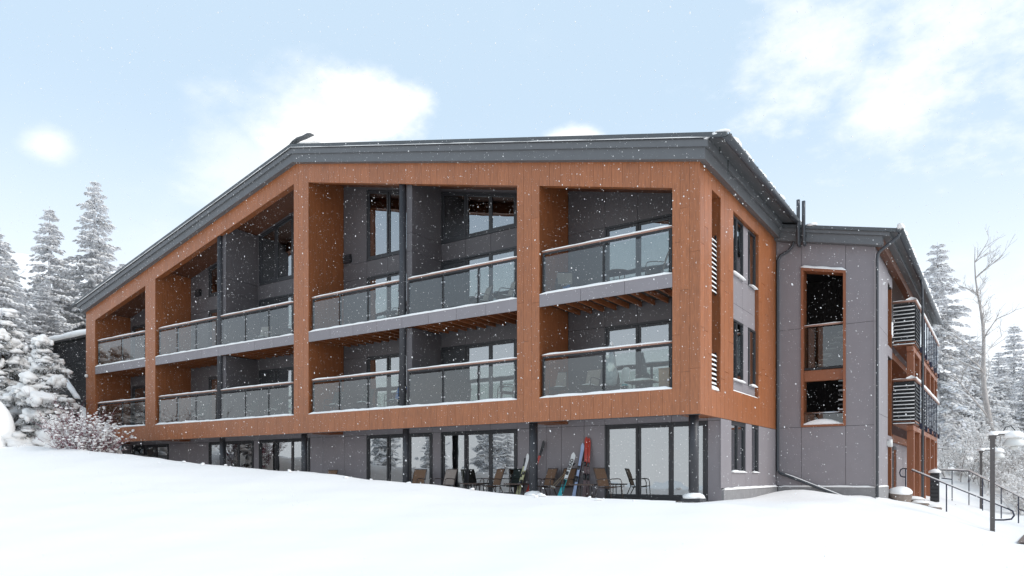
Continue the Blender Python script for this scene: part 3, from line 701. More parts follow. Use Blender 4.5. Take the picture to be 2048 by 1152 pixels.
bx('glass_panel', 'rail_glass', hr2, ox0+t_+.02, ox1-t_-.02, WY+.09, WY+.102, 2.68, 3.0)
for k in range(9):
    bx('stair_tread', 'steel' if k % 2 else 'concrete', BLD, 1.80-.02*k, 2.9, 9.6+.12*k, 9.9+.12*k, 3.05+k*.19, 3.11+k*.19)
for k in range(8):
    bx('stair_tread', 'concrete', BLD, .9+.13*k, 1.25+.13*k, 9.4, 10.6, 4.7+k*.19, 4.75+k*.19)
plw = bx('plinth', 'concrete', BLD, .07, WX+.04, WY-.06, WY+.2, -.5, .43)
bx('plinth', 'concrete', BLD, WX-.2, WX+.042, WY+.21, 11.2, -.6, .43)
s = MB(); snow_strip(s, (.1,WY-.03,.43), (WX+.02,WY-.03,.43), .05, .06, 30); snow_strip(s, (WX+.01,WY+.1,.43), (WX+.01,11.1,.43), .05, .06, 31); s.build('snow_cap', 'snow', plw, True)
# right side of the wing: panels with slits
ws = MB()
for y0, y1, z0, z1 in ((WY+.03,11.3,-.3,8.5),(11.3,12.6,5.35,5.75),(11.3,12.6,2.0,2.35),(11.3,12.6,8.1,8.5)): ws.box(WX-.25,WX-.03,y0,y1,z0,z1)
wso = ws.build('wing_side_wall', 'panel_back', BLD)
def wsp(y0, y1, z0, z1): bx('panel', 'panel', wso, WX-.029, WX, y0+.006, y1-.006, z0+.006, z1-.006)
wsp(WY+.001,9.6,.44,3.0); wsp(WY+.001,9.6,3.0,6.06); wsp(WY+.001,9.6,6.06,8.6); wsp(9.6,11.3,.44,3.0); wsp(9.6,11.3,3.0,6.06); wsp(9.6,11.3,6.06,8.6)
wsp(11.3,12.6,5.35,5.75); wsp(11.3,12.6,2.0,2.35); wsp(11.3,12.6,8.1,8.5)
wi = MB().box(1.6, 1.7, 11.52, 26, -.3, 8.6).box(1.7, WX-.035, 12.61, 12.73, -.3, 8.5)
for z in (2.2, 5.4): wi.box(1.7, WX, 12.74, 25, z, z+.25)
wi.build('wing_inner_wall', 'wood_dark', BLD)
bx('wing_rear_wall', 'panel', BLD, 1.71, 3.0, 25.01, 25.2, -.3, 8.3); bx('entry_wall', 'panel', BLD, 1.72, 3.05, 12.73, 24.9, -.3, 2.19)
ed = bx('entry_door', 'frame', BLD, 3.051, 3.08, 14.2, 15.3, -.2, 2.05); bx('pane', 'window_glass', ed, 3.081, 3.085, 14.35, 15.15, .2, 1.9)
# louvred balconies of the wing
YB, XB, YE = 12.70, 4.0, 24.6
for z0, z1 in ((2.80,4.55),(5.87,7.58)):
    lb = MB().box(WX+.01, XB, YB+.05, YE, z0+.02, z0+.16).build('wing_balcony', 'wood_frame', BLD)
    bx('shade_sheet', 'black', lb, WX+.02, XB-.04, YB+.06, YB+.09, z0+.165, z1-.06); bx('shade_sheet', 'black', lb, XB-.05, XB-.025, YB+.10, YB+1.6, z0+.165, z1-.06)  # added black sheets, stand in for the darkness behind the louvres
    n = int((z1-z0-.1)/.145)
    for k in range(n):
        z = z0+.04+k*.145
        MB().prism_x([(YB+.045,z+.085),(YB+.035,z+.09),(YB-.012,z+.008),(YB-.002,z+.003)][::-1], WX+.01, XB).build('slat', 'black', lb)
        MB().prism_x([(YB+.008,z+.046),(YB+.000,z+.0465),(YB-.022,z+.016),(YB-.0125,z+.0085)][::-1], WX+.02, XB-.01).build('snow_cap', 'snow', lb)
        bx('slat', 'black', lb, XB-.02, XB+.03, YB+.04, YB+1.6, z, z+.05)
        if z0 < 3: bx('slat', 'black', lb, XB-.02, XB+.03, 15.8, 17.4, z, z+.05)
    yk = YB+1.6
    for k in range(9):
        y0 = YB+1.65+k*1.12
        bx('post', 'navy', lb, XB-.03, XB+.03, y0, y0+.06, z0, z1); bx('glass_panel', 'rail_glass', lb, XB-.006, XB+.006, y0+.1, y0+1.08, z0+.2, z1-.08)
    for k in range(5): bx('bracket', 'navy', lb, XB+.031, XB+.12, YB+1.6+k*2.3, YB+1.75+k*2.3, z0-.08, z0+.14)
    MB().tube([(WX,YB-.02,z1),(XB+.01,YB-.02,z1),(XB+.01,YE,z1)], .04, 8).build('handrail', 'rail_wood', lb, True)
    s = MB(); snow_strip(s, (WX+.02,YB-.02,z1+.03), (XB-.25,YB-.02,z1+.03), .05, .03, 2); snow_strip(s, (XB-.30,YB-.02,z1+.03), (XB+.05,YB-.02,z1+.03), .07, .14, 3); snow_strip(s, (XB+.0,YB-.05,z1+.03), (XB+.0,YE,z1+.03), .07, .13, 4, .5)
    s.build('snow_cap', 'snow', lb, True)
for yy2 in (12.95, 15.3, 17.9, 20.3, 22.6, 24.4):
    for z0, z1 in ((-.45,2.60),(2.98,5.67)):
        bx('timber_post', 'wood_frame', BLD, XB-.30, XB-.06, yy2, yy2+.24, z0, z1)
for z in (2.60, 5.67): bx('timber_beam', 'wood_frame', BLD, XB-.30, XB-.06, 12.80, 24.6, z+.002, z+.19)
# wing roof
b = MB().prism_y([(-.05,zw(-.05)-.12),(4.02,zw(4.02)-.12),(4.02,zw(4.02)),(-.05,zw(-.05))], WY-.42, 25.4); WROOF = b.build('wing_roof', 'roof_metal', BLD)
MB().prism_y([(.0,zw(0)-.24),(3.72,zw(3.72)-.24),(3.72,zw(3.72)-.121),(.0,zw(0)-.121)], WY-.36, 25.3).build('upper_fascia', 'fascia', WROOF)
MB().prism_y([(.0,zw(0)-.55),(3.50,zw(3.50)-.55),(3.50,zw(3.50)-.241),(.0,zw(0)-.241)], WY-.30, WY-.01).build('lower_fascia', 'fascia', WROOF)
MB().prism_y([(3.25,zw(3.25)-.55),(3.50,zw(3.50)-.55),(3.50,zw(3.50)-.241),(3.25,zw(3.25)-.241)], WY, 25.2).build('eave_board', 'soffit', WROOF)
gw = gutter(4.02, zw(4.02)-.02, WY-.44, 25.3, .11, WROOF)
for k in range(22): bx('gutter_bracket', 'gutter', gw, 3.90, 4.14, WY-.3+k*.78, WY-.26+k*.78, zw(4.02)-.02, zw(4.02)-.004)
b = MB(); m = 24; ygw = np.linspace(WY-.3, 25.2, 60)
for i in range(m):
    x = 0.75+(3.98-.75)*i/(m-1)
    for j, y in enumerate(ygw):
        h = .10+.04*math.sin(3*x+2*y)+.03*math.sin(5*y-x)
        if y < WY+.4: h *= .35
        if x > 3.5: h *= .5+1.2*abs(math.sin(y*2.1+.6*math.sin(y)))
        if i in (0, m-1) or j in (0, 59): h = .01
        b.v.append((x, y, zw(x)+max(.01, h)))
b.f = [(i*60+j,(i+1)*60+j,(i+1)*60+j+1,i*60+j+1) for i in range(m-1) for j in range(59)]
b.build('roof_snow', 'snow', WROOF, True)
s = MB(); y = 7.8
while y < 25:
    w = rr.uniform(.2,.5); s.blob((4.0,y,zw(4.0)+.06), (.13,w,rr.uniform(.06,.16)), 2, .3, int(y*70)); y += w*rr.uniform(1.0,2.0)
s.build('eave_snow', 'snow', WROOF, True)
MB().blob((1.28,WY-.34,zw(1.28)+.03),(.2,.14,.06),2,.2,3).build('eave_snow','snow',WROOF,True)
# rain pipes and roof vents
def arc_path(pts): return pts
MB().tube([(.74,7.75,9.68),(.70,7.80,9.35),(.60,7.86,9.02),(.42,7.90,8.86),(.16,7.92,8.76),(.07,7.93,8.60),(.065,7.93,8.3),(.065,7.93,1.15),(.075,7.92,1.02),(.16,7.90,.92),(2.55,7.80,-.02)], .05, 8).build('downspout', 'gutter', BLD, True)
s = MB(); snow_strip(s, (.35,7.89,.90), (2.5,7.80,.04), .05, .035, 71); s.build('snow_cap', 'snow', BLD, True)
MB().tube([(4.02,7.70,8.82),(3.97,7.72,8.70),(3.42,7.90,8.38),(3.33,7.93,8.28),(3.31,7.94,8.1),(3.31,7.94,.1)], .052, 8).build('downspout', 'gutter', BLD, True)
MB().tube([(4.06,14.4,8.75),(4.1,14.4,8.5),(4.12,14.4,7.6),(4.12,14.4,-.3)], .05, 8).build('downspout', 'gutter', BLD, True)
for x, z in ((.86,10.50),(1.04,10.42)):
    v = MB().tube([(x,7.55,8.98),(x,7.55,z-.25),(x,7.55,z)], .062, 12).build('vent_pipe', 'gutter', BLD, True)
    MB().tube([(x,7.55,9.02),(x,7.62,8.97),(x,7.75,8.95)], .066, 10).build('elbow', 'gutter', v, True)
bx('pipe_strap', 'frame', BLD, .78, 1.12, 7.62, 7.64, 9.2, 9.25)
MB().tube([(.42,7.84,.22),(.42,7.80,.12),(.42,7.78,.1)], .05, 8).build('drain_pipe', 'white_plastic', BLD, True)
# wall light on the wing and camera dome on the far left pillar
wl_ = MB().box(WX+.002, WX+.06, 11.05, 11.25, 1.95, 2.12).build('wall_light', 'white_plastic', BLD); MB().tube([(WX+.10,11.15,1.90),(WX+.10,11.15,2.18)], .08, 12).build('lamp_body', 'white_plastic', wl_, True)
MB().blob((-32.75,-.09,6.03),(.09,.09,.09),2,.0).build('camera_dome', 'white_plastic', BLD, True)
# ------------------------------------------------------------------ patio furniture
def make_chair(name, sling='sling', frame='chair_frame', snow=False):
    """sling chair facing -y, feet at z = 0"""
    t = empty(name)
    b = MB(); w = .25                                  # seat sling, slightly sagging
    rows = [(-.24,.44),(-.1,.415),(.05,.40),(.2,.40)]
    for y, z in rows:
        for x in (-w, 0, w): b.v.append((x, y, z-(.02 if x == 0 else 0)))
    n = len(rows)
    for y, z in rows:
        for x in (-w, 0, w): b.v.append((x, y, z-.014-(.02 if x == 0 else 0)))
    for o_, fl in ((0, 1), (3*n, 0)):
        for i in range(n-1):
            for j in range(2):
                q = (o_+i*3+j, o_+i*3+j+1, o_+(i+1)*3+j+1, o_+(i+1)*3+j); b.f.append(q if fl else q[::-1])
    b.build('seat', sling, t)
    b = MB(); rows = [(.21,.44),(.26,.62),(.32,.80),(.39,.98)]
    for off in (0, .016):
        for y, z in rows:
            for x in (-w, 0, w): b.v.append((x, y+off+(.02 if x == 0 else 0), z))
    for o_, fl in ((0, 0), (12, 1)):
        for i in range(3):
            for j in range(2):
                q = (o_+i*3+j, o_+i*3+j+1, o_+(i+1)*3+j+1, o_+(i+1)*3+j); b.f.append(q if fl else q[::-1])
    for i in range(3): b.f += [(i*3,i*3+3,12+i*3+3,12+i*3),(i*3+2,12+i*3+2,12+i*3+5,i*3+5)]
    b.f.append((9,10,22,21)); b.f.append((10,11,23,22))
    b.build('backrest', sling, t)
    for s in (-1, 1):
        x = s*.275
        MB().tube([(x,-.30,0),(x,-.27,.3),(x,-.26,.56),(x,-.22,.645),(x,-.12,.665),(x,.12,.655),(x,.27,.63)], .014, 6).build('arm', frame, t, True)
        MB().tube([(x,.42,0),(x,.32,.2),(x,.22,.42),(x,.28,.62),(x,.34,.80),(x*.96,.415,1.0)], .015, 6).build('back_leg', frame, t, True)
        MB().tube([(x,-.265,.44),(x,-.1,.415),(x,.22,.40)], .013, 6).build('seat_rail', frame, t, True)
    MB().tube([(-.265,.415,.995),(.265,.415,.995)], .015, 6).build('top_rail', frame, t, True)
    MB().tube([(-.275,-.255,.43),(.275,-.255,.43)], .012, 6).build('stretcher', frame, t, True)
    if snow: MB().blob((0,0,.43),(.24,.24,.07),2,.2,5,flat=.2).build('snow_cap', 'snow', t, True)
    return t
def make_table(name, top='table_wood', r=.30, h=.46, snow=0.0, square=False):
    t = empty(name)
    if square: MB().box(-r,r,-r*.7,r*.7,h-.04,h).build('table_top', top, t)
    else: MB().lathe([(r-.02,h-.035),(r,h-.03),(r,h-.005),(r-.015,h)], n=24).build('table_top', top, t)
    for k in range(4):
        a = math.pi/4+k*math.pi/2; d = r*.8
        y_ = d*math.sin(a)*(.8 if square else 1)
        MB().tube([(d*math.cos(a),y_,0),(d*.85*math.cos(a),y_*.85,h-.036)], .014, 6).build('leg', 'chair_frame', t, True)
    if snow: MB().blob((0,0,h),(r*.96,r*(.68 if square else .96),snow),2,.1,3,flat=0).build('snow_cap', 'snow', t, True)
    return t
def place(src, first, x, y, z, rz, label, cat, group):
    o = src if first else copy_tree(src)
    o.location = (x, y, z); o.rotation_euler = (0, 0, rad(rz))
    tag(o, label, cat, group); return o
PZ, B2, B3 = .066, 3.191, 6.421
c_brown = make_chair('patio_chair'); c_pale = make_chair('patio_chair', 'sling_pale'); c_green = make_chair('patio_chair', 'sling_green', 'black'); c_snow = make_chair('patio_chair', 'sling_pale', 'chair_frame', True)
c_dark = make_chair('patio_chair', 'sling_green', 'frame', True); c_blue = make_chair('patio_chair', 'blue', 'navy', True)
CH = [
 (c_brown,-15.85,.95,PZ,0,'brown sling chair of which only the top shows above the snow bank','chairs on the ground floor patio'),
 (c_brown,-11.15,1.0,PZ,8,'brown sling chair between the slim column and the grey strip of patio wall','chairs on the ground floor patio'),
 (c_pale,-9.75,1.0,PZ,-4,'pale greige sling chair in front of the patio glass','chairs on the ground floor patio'),
 (c_brown,-7.72,1.0,PZ,-28,'brown sling chair angled beside a dark green chair on the patio','chairs on the ground floor patio'),
 (c_green,-7.1,1.35,PZ,-12,'dark green sling chair behind the angled brown patio chair','chairs on the ground floor patio'),
 (c_brown,-5.75,1.2,PZ,-25,'brown sling chair under the dark and red ski, right of the column','chairs on the ground floor patio'),
 (c_brown,-5.05,1.25,PZ,-12,'brown sling chair behind the ski poles','chairs on the ground floor patio'),
 (c_brown,-3.10,.75,PZ,78,'brown sling chair seen side on before the glass doors','chairs on the ground floor patio'),
 (c_snow,-4.75,.95,B3,35,'snow dusted sling chair with a blue cloth on the top right balcony','chairs on the upper balconies'),
 (c_pale,-1.72,.95,B3,-65,'pale chair beside the round table on the top right balcony','chairs on the upper balconies'),
 (c_snow,-8.25,1.05,B3,-30,'left of two pale chairs on the upper balcony next to the right corner bay','chairs on the upper balconies'),
 (c_snow,-7.15,.95,B3,-35,'right of two pale chairs on the upper balcony next to the right corner bay','chairs on the upper balconies'),
 (c_pale,-12.2,1.05,B3,-15,'pale chair alone on the upper balcony left of the middle dark post','chairs on the upper balconies'),
 (c_snow,-20.0,1.05,B3,20,'small pale chair on the upper balcony left of the middle timber pillar','chairs on the upper balconies'),
 (c_pale,-18.15,.95,B3,-30,'pale chair next to the timber pillar on the upper left balcony','chairs on the upper balconies'),
 (c_snow,-4.95,.85,B2,30,'snowy sling chair in the left corner of the lower right balcony','chairs on the lower balconies'),
 (c_snow,-3.92,.9,B2,-6,'snowy sling chair left of the folded parasol on the lower right balcony','chairs on the lower balconies'),
 (c_pale,-6.95,.9,B2,-40,'pale sling chair by the timber pillar on the lower balcony','chairs on the lower balconies'),
 (c_dark,-15.2,.8,B2,10,'leftmost dark snowy chair on the lower balcony right of the middle pillar','chairs on the lower balconies'),
 (c_dark,-13.65,.8,B2,0,'middle dark snowy chair on the lower balcony right of the middle pillar','chairs on the lower balconies'),
 (c_blue,-12.0,.85,B2,-5,'blue snowy chair next to the dark post on the lower balcony','chairs on the lower balconies'),
 (c_dark,-24.3,.8,B2,5,'dark snowy chair on the lower left balcony behind the second glass panel','chairs on the lower balconies'),
 (c_dark,-20.6,.8,B2,0,'dark snowy chair just right of the lower left dark post','chairs on the lower balconies'),
 (c_dark,-19.0,.8,B2,0,'dark snowy chair at the middle of the lower left balcony glass','chairs on the lower balconies'),
 (c_blue,-17.5,.8,B2,-10,'blue snowy chair beside the middle timber pillar on the lower left balcony','chairs on the lower balconies'),
]
used = set()
for src, x, y, z, rz, lab, grp in CH:
    place(src, id(src) not in used, x, y, z, rz, lab, 'chair', grp); used.add(id(src))
t_r = make_table('round_table', 'table_wood', .36, .62); place(t_r, True, -2.95, .95, B3, 0, 'round dark table on the top right balcony', 'table', 'small tables')
t_s = make_table('side_table', 'table_wood', .36, .50, square=True)
place(t_s, True, -3.98, .82, PZ, 12, 'low brown side table in front of the red ski', 'table', 'small tables')
place(t_s, False, -8.75, 1.35, PZ, 0, 'low dark side table between the pale and the angled patio chairs', 'table', 'small tables')
place(t_s, False, -6.75, 1.15, PZ, 0, 'low dark side table in front of the dark green chair', 'table', 'small tables')
t_n = make_table('side_table', 'table_wood', .42, .42, .10, True); place(t_n, True, -2.05, .75, B2, 0, 'dark table under a pad of snow on the lower right balcony', 'table', 'small tables')
bag = MB().box(-.13,.13,-.02,.0,0,.30).build('blue_cloth', 'blue', loc=(-4.62,.80,B3+.12)); tag(bag, 'bright blue cloth hanging from the top right balcony chair', 'cloth')
cb = empty('cardboard_box', (-1.22,.62,B2)); bx('carton', 'cardboard', cb, -.17,.17,-.15,.15,0,.72); bx('flap', 'cardboard', cb, -.17,.17,-.2,-.153,.70,.716)
tag(cb, 'tall cardboard box in the corner of the lower right balcony', 'box')
# bottle on the patio
bo = MB().lathe([(.035,0),(.04,.02),(.04,.16),(.02,.2),(.018,.24)], (-10.62,.72,PZ), 12).build('bottle', 'white_plastic', smooth=True); bo.location.z = .30
tb = make_table('side_table', 'table_wood', .28, .30); place(tb, True, -10.62, .72, PZ, 0, 'tiny round table with a white bottle by the patio wall', 'table', 'small tables')
tag(bo, 'small white bottle standing on the tiny round patio table', 'bottle')
# folded parasol wrapped in a grey cover
pa = empty('folded_parasol', (-3.05,.75,B2))
MB().lathe([(.24,0),(.25,.05),(.06,.08),(.05,.22)], n=16).build('base', 'black', pa, True)
MB().tube([(0,0,.2),(0,0,.5)], .025, 8).build('pole', 'black', pa, True)
b = MB(); n = 18; prof = [(.10,.35),(.17,.42),(.19,.7),(.16,1.0),(.15,1.2),(.11,1.45),(.05,1.62),(.02,1.66)]
for i, (r_, z) in enumerate(prof):
    for j in range(n):
        a = 2*math.pi*j/n; q = r_*(1+.16*math.sin(3*a+i*.9)+.1*math.sin(7*a+i)); b.v.append((q*math.cos(a), q*math.sin(a), z))
b.f = [(i*n+j,i*n+(j+1)%n,(i+1)*n+(j+1)%n,(i+1)*n+j) for i in range(len(prof)-1) for j in range(n)]+[tuple(range(n-1,-1,-1)),tuple(range(7*n,8*n))]
b.build('cover', 'bag_fabric', pa, True)
for k, (dx, dz, s_) in enumerate(((-.05,1.3,.09),(.06,.9,.12),(-.08,.62,.1),(.02,1.62,.06))): MB().blob((dx,-.13 if dz < 1.5 else 0,dz),(s_,.05,s_*1.3),2,.3,k).build('snow_patch', 'snow', pa, True)
tag(pa, 'folded parasol in a grey cover dusted with snow on the lower right balcony', 'parasol')

# ------------------------------------------------------------------ skis
def ski(name, foot, head, mats, label, width=.105, length=1.62, binding='ski_black', split=.45, twist=0.0, tip=.07):
    """one ski standing on its tail; foot and head are world points, the top sheet faces -y"""
    f0, h0 = Vector(foot), Vector(head); d = (h0-f0).normalized(); L_ = length
    t = empty(name, foot)
    z = d; yv = Vector((0,-1,0)); yv = (yv - z*yv.dot(z)).normalized()
    if twist: yv = Matrix.Rotation(twist, 3, z) @ yv
    xv = yv.cross(z).normalized()
    t.matrix_world = Matrix(((xv.x,yv.x,z.x,f0.x),(xv.y,yv.y,z.y,f0.y),(xv.z,yv.z,z.z,f0.z),(0,0,0,1)))
    def body(u0, u1, mat, nm):
        b = MB(); n = 14
        for i in range(n+1):
            u = u0+(u1-u0)*i/n; s_ = u*L_
            w = width/2*(1-.30*math.sin(math.pi*u)**1.3)
            if u > .93: w *= math.sqrt(max(.02, 1-((u-.93)/.0705)**2))
            if u < .02: w *= .75+.25*u/.02
            bend = tip*max(0, (u-.86)/.14)**2 + .03*max(0, (.05-u)/.05)
            for sx in (-1, 1):
                for yy in (0, .014): b.v.append((sx*w, yy+bend, s_))
        for i in range(n):
            k = 4*i; b.f += [(k+1,k+3,k+7,k+5),(k,k+4,k+6,k+2),(k,k+1,k+5,k+4),(k+2,k+6,k+7,k+3)]
        b.f += [(0,2,3,1),(4*n,4*n+1,4*n+3,4*n+2)]
        return b.build(nm, mat, t)
    body(0, split, mats[0], 'tail'); body(split+.0005, 1, mats[1], 'shovel')
    MB().prism_x([(.0145,L_*.30),(.0145,L_*.40),(.05,L_*.40),(.075,L_*.37),(.075,L_*.33),(.05,L_*.30)], -.038,.038).build('heel_binding', binding, t)
    MB().prism_x([(.0145,L_*.52),(.0145,L_*.585),(.05,L_*.59),(.08,L_*.57),(.06,L_*.53)], -.036,.036).build('toe_binding', binding, t)
    tag(t, label, 'ski', 'skis leaning on the patio wall'); return t
hd = ski('ski', (-4.93,.85,PZ+.02), (-4.72,1.55,1.62), ('ski_teal','ski_white'), 'white ski with a turquoise tail and black brand lettering', .165, 1.62, split=.42)
tx = bpy.data.curves.new('lettering', 'FONT'); tx.body = 'HEAD'; tx.size = .15; tx.extrude = .001; tx.align_x = 'CENTER'; tx.align_y = 'CENTER'; tx.offset = .006
to = bpy.data.objects.new('lettering', tx); COL.objects.link(to); bpy.context.view_layer.update()
me = bpy.data.meshes.new_from_object(to.evaluated_get(bpy.context.evaluated_depsgraph_get())); bpy.data.objects.remove(to)
me.materials.clear(); me.materials.append(MAT['ski_black'])
lt = link('lettering', me, hd); lt.matrix_local = Matrix(((0,-1,0,0),(0,0,1,.0165),(1,0,0,1.17),(0,0,0,1))) @ Matrix.Identity(4)
lt.matrix_local = Matrix.Translation((0,.0165,1.22)) @ Matrix(((0,1,0,0),(0,0,1,0),(1,0,0,0),(0,0,0,1)))
ski('ski', (-4.60,1.20,PZ+.02), (-4.52,1.74,1.88), ('ski_blue','ski_blue'), 'pale blue ski next to the lettered white ski', .12, 1.86, twist=.12)
ski('ski', (-4.62,1.30,PZ+.02), (-4.50,1.79,1.70), ('ski_black','ski_maroon'), 'dark ski mostly hidden behind the pale blue one', .11, 1.66, twist=-.1)
ski('ski', (-4.26,1.30,PZ+.02), (-4.42,1.77,2.10), ('ski_maroon','ski_red'), 'tall red ski with a dull maroon tail', .13, 2.06, split=.52, tip=.02)
ski('ski', (-4.16,1.36,PZ+.02), (-4.34,1.80,2.05), ('ski_maroon','ski_red'), 'second red ski tucked behind the tall red one', .11, 2.02, split=.52, tip=.02, twist=.15)
ski('ski', (-6.52,1.35,PZ+.02), (-6.02,1.79,2.02), ('ski_red','ski_black'), 'dark and red ski leaning behind the brown chair right of the column', .11, 2.02, split=.74)
ski('ski', (-6.70,1.15,PZ+.02), (-6.56,1.60,1.52), ('ski_yellow','ski_white'), 'white and dull yellow ski left of the patio column', .115, 1.55, split=.62)
ski('ski', (-6.80,1.20,PZ+.02), (-6.68,1.62,1.38), ('ski_yellow','ski_black'), 'narrow yellow ski behind the white and yellow one', .10, 1.40, split=.8)
ski('ski', (-.78,1.55,B3+.02), (-.72,1.76,B3+1.95), ('ski_black','ski_blue'), 'blue tipped ski in the slit above the upper louvres', .11, 1.95, twist=-1.2)
ski('ski', (-.55,1.60,B3+.02), (-.50,1.77,B3+1.85), ('ski_black','ski_white'), 'white ski beside the blue tipped one in the slit', .10, 1.85, twist=-1.2)
def pole(foot, head, label):
    t = empty('ski_pole', foot); f0 = Vector(foot); d = Vector(head)-f0; u = d.normalized()
    MB().tube([(0,0,0), tuple(d)], .009, 6).build('shaft', 'pole_tan', t, True)
    MB().tube([tuple(d-u*.02), tuple(d+u*.11)], .016, 8).build('grip', 'ski_black', t, True)
    MB().tube([tuple(u*.07), tuple(u*.085)], .045, 10).build('basket', 'white_plastic', t, True)
    tag(t, label, 'ski pole', 'ski poles')
pole((-5.25,.85,.42), (-4.86,1.55,1.15), 'left one of two tan ski poles leaning by the lettered ski')
pole((-5.17,.87,.40), (-4.80,1.55,1.16), 'right one of two tan ski poles leaning by the lettered ski')
# snowboard on the lower right balcony
sbd = empty('snowboard', (-2.72,1.0,B2)); b = MB()
prof = [(0,.10),(.04,.13),(.2,.14),(.5,.125),(.8,.14),(.92,.13),(.98,.09),(1.0,.04)]
for z, w in prof:
    for sx in (-1, 1):
        for y in (0,.015): b.v.append((sx*w, y+.12*z, z*.95))
for i in range(len(prof)-1): k = 4*i; b.f += [(k,k+2,k+6,k+4),(k+1,k+5,k+7,k+3),(k,k+4,k+5,k+1),(k+2,k+3,k+7,k+6)]
b.build('deck', 'ski_white', sbd); bx('graphic', 'ski_teal', sbd, -.09,.09,.0,.02,.18,.42); bx('binding', 'black', sbd, -.1,.1,-.06,.02,.22,.36)
tag(sbd, 'short white and turquoise snowboard beside the folded parasol', 'snowboard')

# ------------------------------------------------------------------ right side: lamps, handrails, bollard, stones
def lamp(x, y, zg, h, sx, arm, label, s=1.0):
    t = empty('street_lamp', (x, y, zg))
    bx('post', 'lamp_metal', t, -.065*s,.065*s,-.065*s,.065*s,-.1,h-.05)
    bx('post_cap', 'lamp_metal', t, -.10*s,.10*s,-.10*s,.10*s,h-.16,h-.049)
    ax, ay = arm
    MB().tube([(0,0,h-.12),(ax*.35,ay*.35,h-.02),(ax,ay,h-.06)], .025*s, 8).build('arm', 'lamp_metal', t, True)
    MB().tube([(ax*.45,ay*.45,h+.03),(ax*.62,ay*.62,h+.2),(ax*.85,ay*.85,h+.24),(ax*1.05,ay*1.05,h+.1)], .016*s, 8).build('hoop', 'black', t, True)
    MB().lathe([(.05,.0),(.12,-.05),(.24,-.18),(.30,-.34),(.29,-.36)], (ax,ay,h-.02), 20).build('lamp_shade', 'white_plastic', t, True)
    MB().lathe([(.10,0),(.10,-.1),(.03,-.13)], (ax,ay,h-.38), 12).build('bulb_glass', 'white_plastic', t, True)
    s_ = MB(); snow_strip(s_, (0,0,h-.02), (ax*.9,ay*.9,h+.0), .06, .09, 5, .08); s_.blob((0,0,h-.05),(.16,.16,.13),2,.15,3,flat=0); s_.blob((ax,ay,h-.12),(.30,.30,.24),2,.12,8,flat=.1)
    s_.build('snow_cap', 'snow', t, True)
    tag(t, label, 'lamp', 'street lamps by the steps'); return t
lamp(6.565, 7.544, gz(6.565,7.544), 3.0, 1, (.55,.30), 'nearer brown lamp post with snowy shade in front of the handrail')
lamp(5.95, 20.9, gz(5.95,20.9), 2.75, 1, (.62,.35), 'farther lamp post with small snowy shade behind the handrail', .8)
def handrail(pts, posts, label, loops=None, snow_z=.03, seed=1):
    t = empty('handrail', (pts[0][0], pts[0][1], gz(pts[0][0],pts[0][1]))); P0 = Vector(t.location)
    def loc(p): return tuple(Vector(p)-P0)
    MB().tube([loc(p) for p in pts], .028, 8).build('top_rail', 'navy', t, True)
    for p in posts: MB().tube([loc(p), loc((p[0],p[1],gz(p[0],p[1])-.1))], .022, 8).build('post', 'navy', t, True)
    for lp in (loops or []): MB().tube([loc(p) for p in lp], .026, 8).build('loop', 'navy', t, True)
    s_ = MB()
    for k, (p, q) in enumerate(zip(pts[:-1], pts[1:])):
        if (Vector(q)-Vector(p)).length > .3: snow_strip(s_, loc((p[0],p[1],p[2]+.02)), loc((q[0],q[1],q[2]+.02)), .03, snow_z, seed+k)
    s_.build('snow_cap', 'snow', t, True)
    tag(t, label, 'handrail', 'handrails at the entrance steps')
handrail([(3.50,13.6,1.13),(3.75,13.2,1.10),(5.163,10.70,.535),(6.95,8.284,-.20)], [(3.60,13.5,1.12),(5.163,10.70,.53)], 'nearer dark handrail sloping down past the lamp post',
         [[(3.52,13.6,1.13),(3.40,13.75,1.08),(3.36,13.8,.95),(3.40,13.75,.82),(3.52,13.6,.78),(3.60,13.5,.78)], [(6.95,8.284,-.20),(7.08,8.10,-.27),(7.12,8.05,-.40),(7.05,8.12,-.52),(6.85,8.2,-.56),(6.57,8.3,-.57)]], .03, 4)
handrail([(4.25,22.0,1.13),(5.45,21.6,1.06),(7.46,13.45,-.02),(7.7,12.6,-.15)], [(4.75,21.85,1.1),(5.45,21.6,1.05),(6.05,19.2,.74),(6.75,16.3,.36),(7.3,14.1,.07)], 'farther dark handrail beside the frosted bushes',
         [[(4.3,22.0,.72),(4.75,21.85,.66)], [(7.3,14.1,-.42),(7.9,12.5,-.62)]], .06, 9)
# dark litter bin with a snow cap
bn = empty('litter_bin', (4.42,16.2,gz(4.42,16.2)))
bx('bin_body', 'black', bn, -.16,.16,-.16,.16,0,1.22)
for k in range(7): bx('slat', 'frame', bn, -.165,.165,-.182,-.162,.08+k*.16,.17+k*.16)
MB().blob((0,0,1.22),(.26,.26,.17),2,.06,4,flat=0).build('snow_cap', 'snow', bn, True)
tag(bn, 'slim dark litter bin with a round cap of snow', 'litter bin')
def boulder(x, y, r, seed, label, snow=True, dz=0):
    t = empty('boulder', (x, y, gz(x,y)+dz)); MB().blob((0,0,r[2]*.4), r, 3, .16, seed).build('rock', 'stone', t, True)
    if snow: MB().blob((0,0,r[2]*.75),(r[0]*1.02,r[1]*1.02,r[2]*.75),3,.10,seed,flat=.25).build('snow_cap', 'snow', t, True)
    tag(t, label, 'boulder', 'stones at the wing corner')
boulder(3.62, 11.5, (.42,.40,.36), 3, 'round boulder wrapped in snow at the foot of the wing')
boulder(3.95, 12.2, (.40,.34,.15), 5, 'flat tan stone step under the first timber post')
boulder(4.25, 11.9, (.30,.28,.14), 8, 'small stone step poking from the snow right of the boulder', dz=-.05)
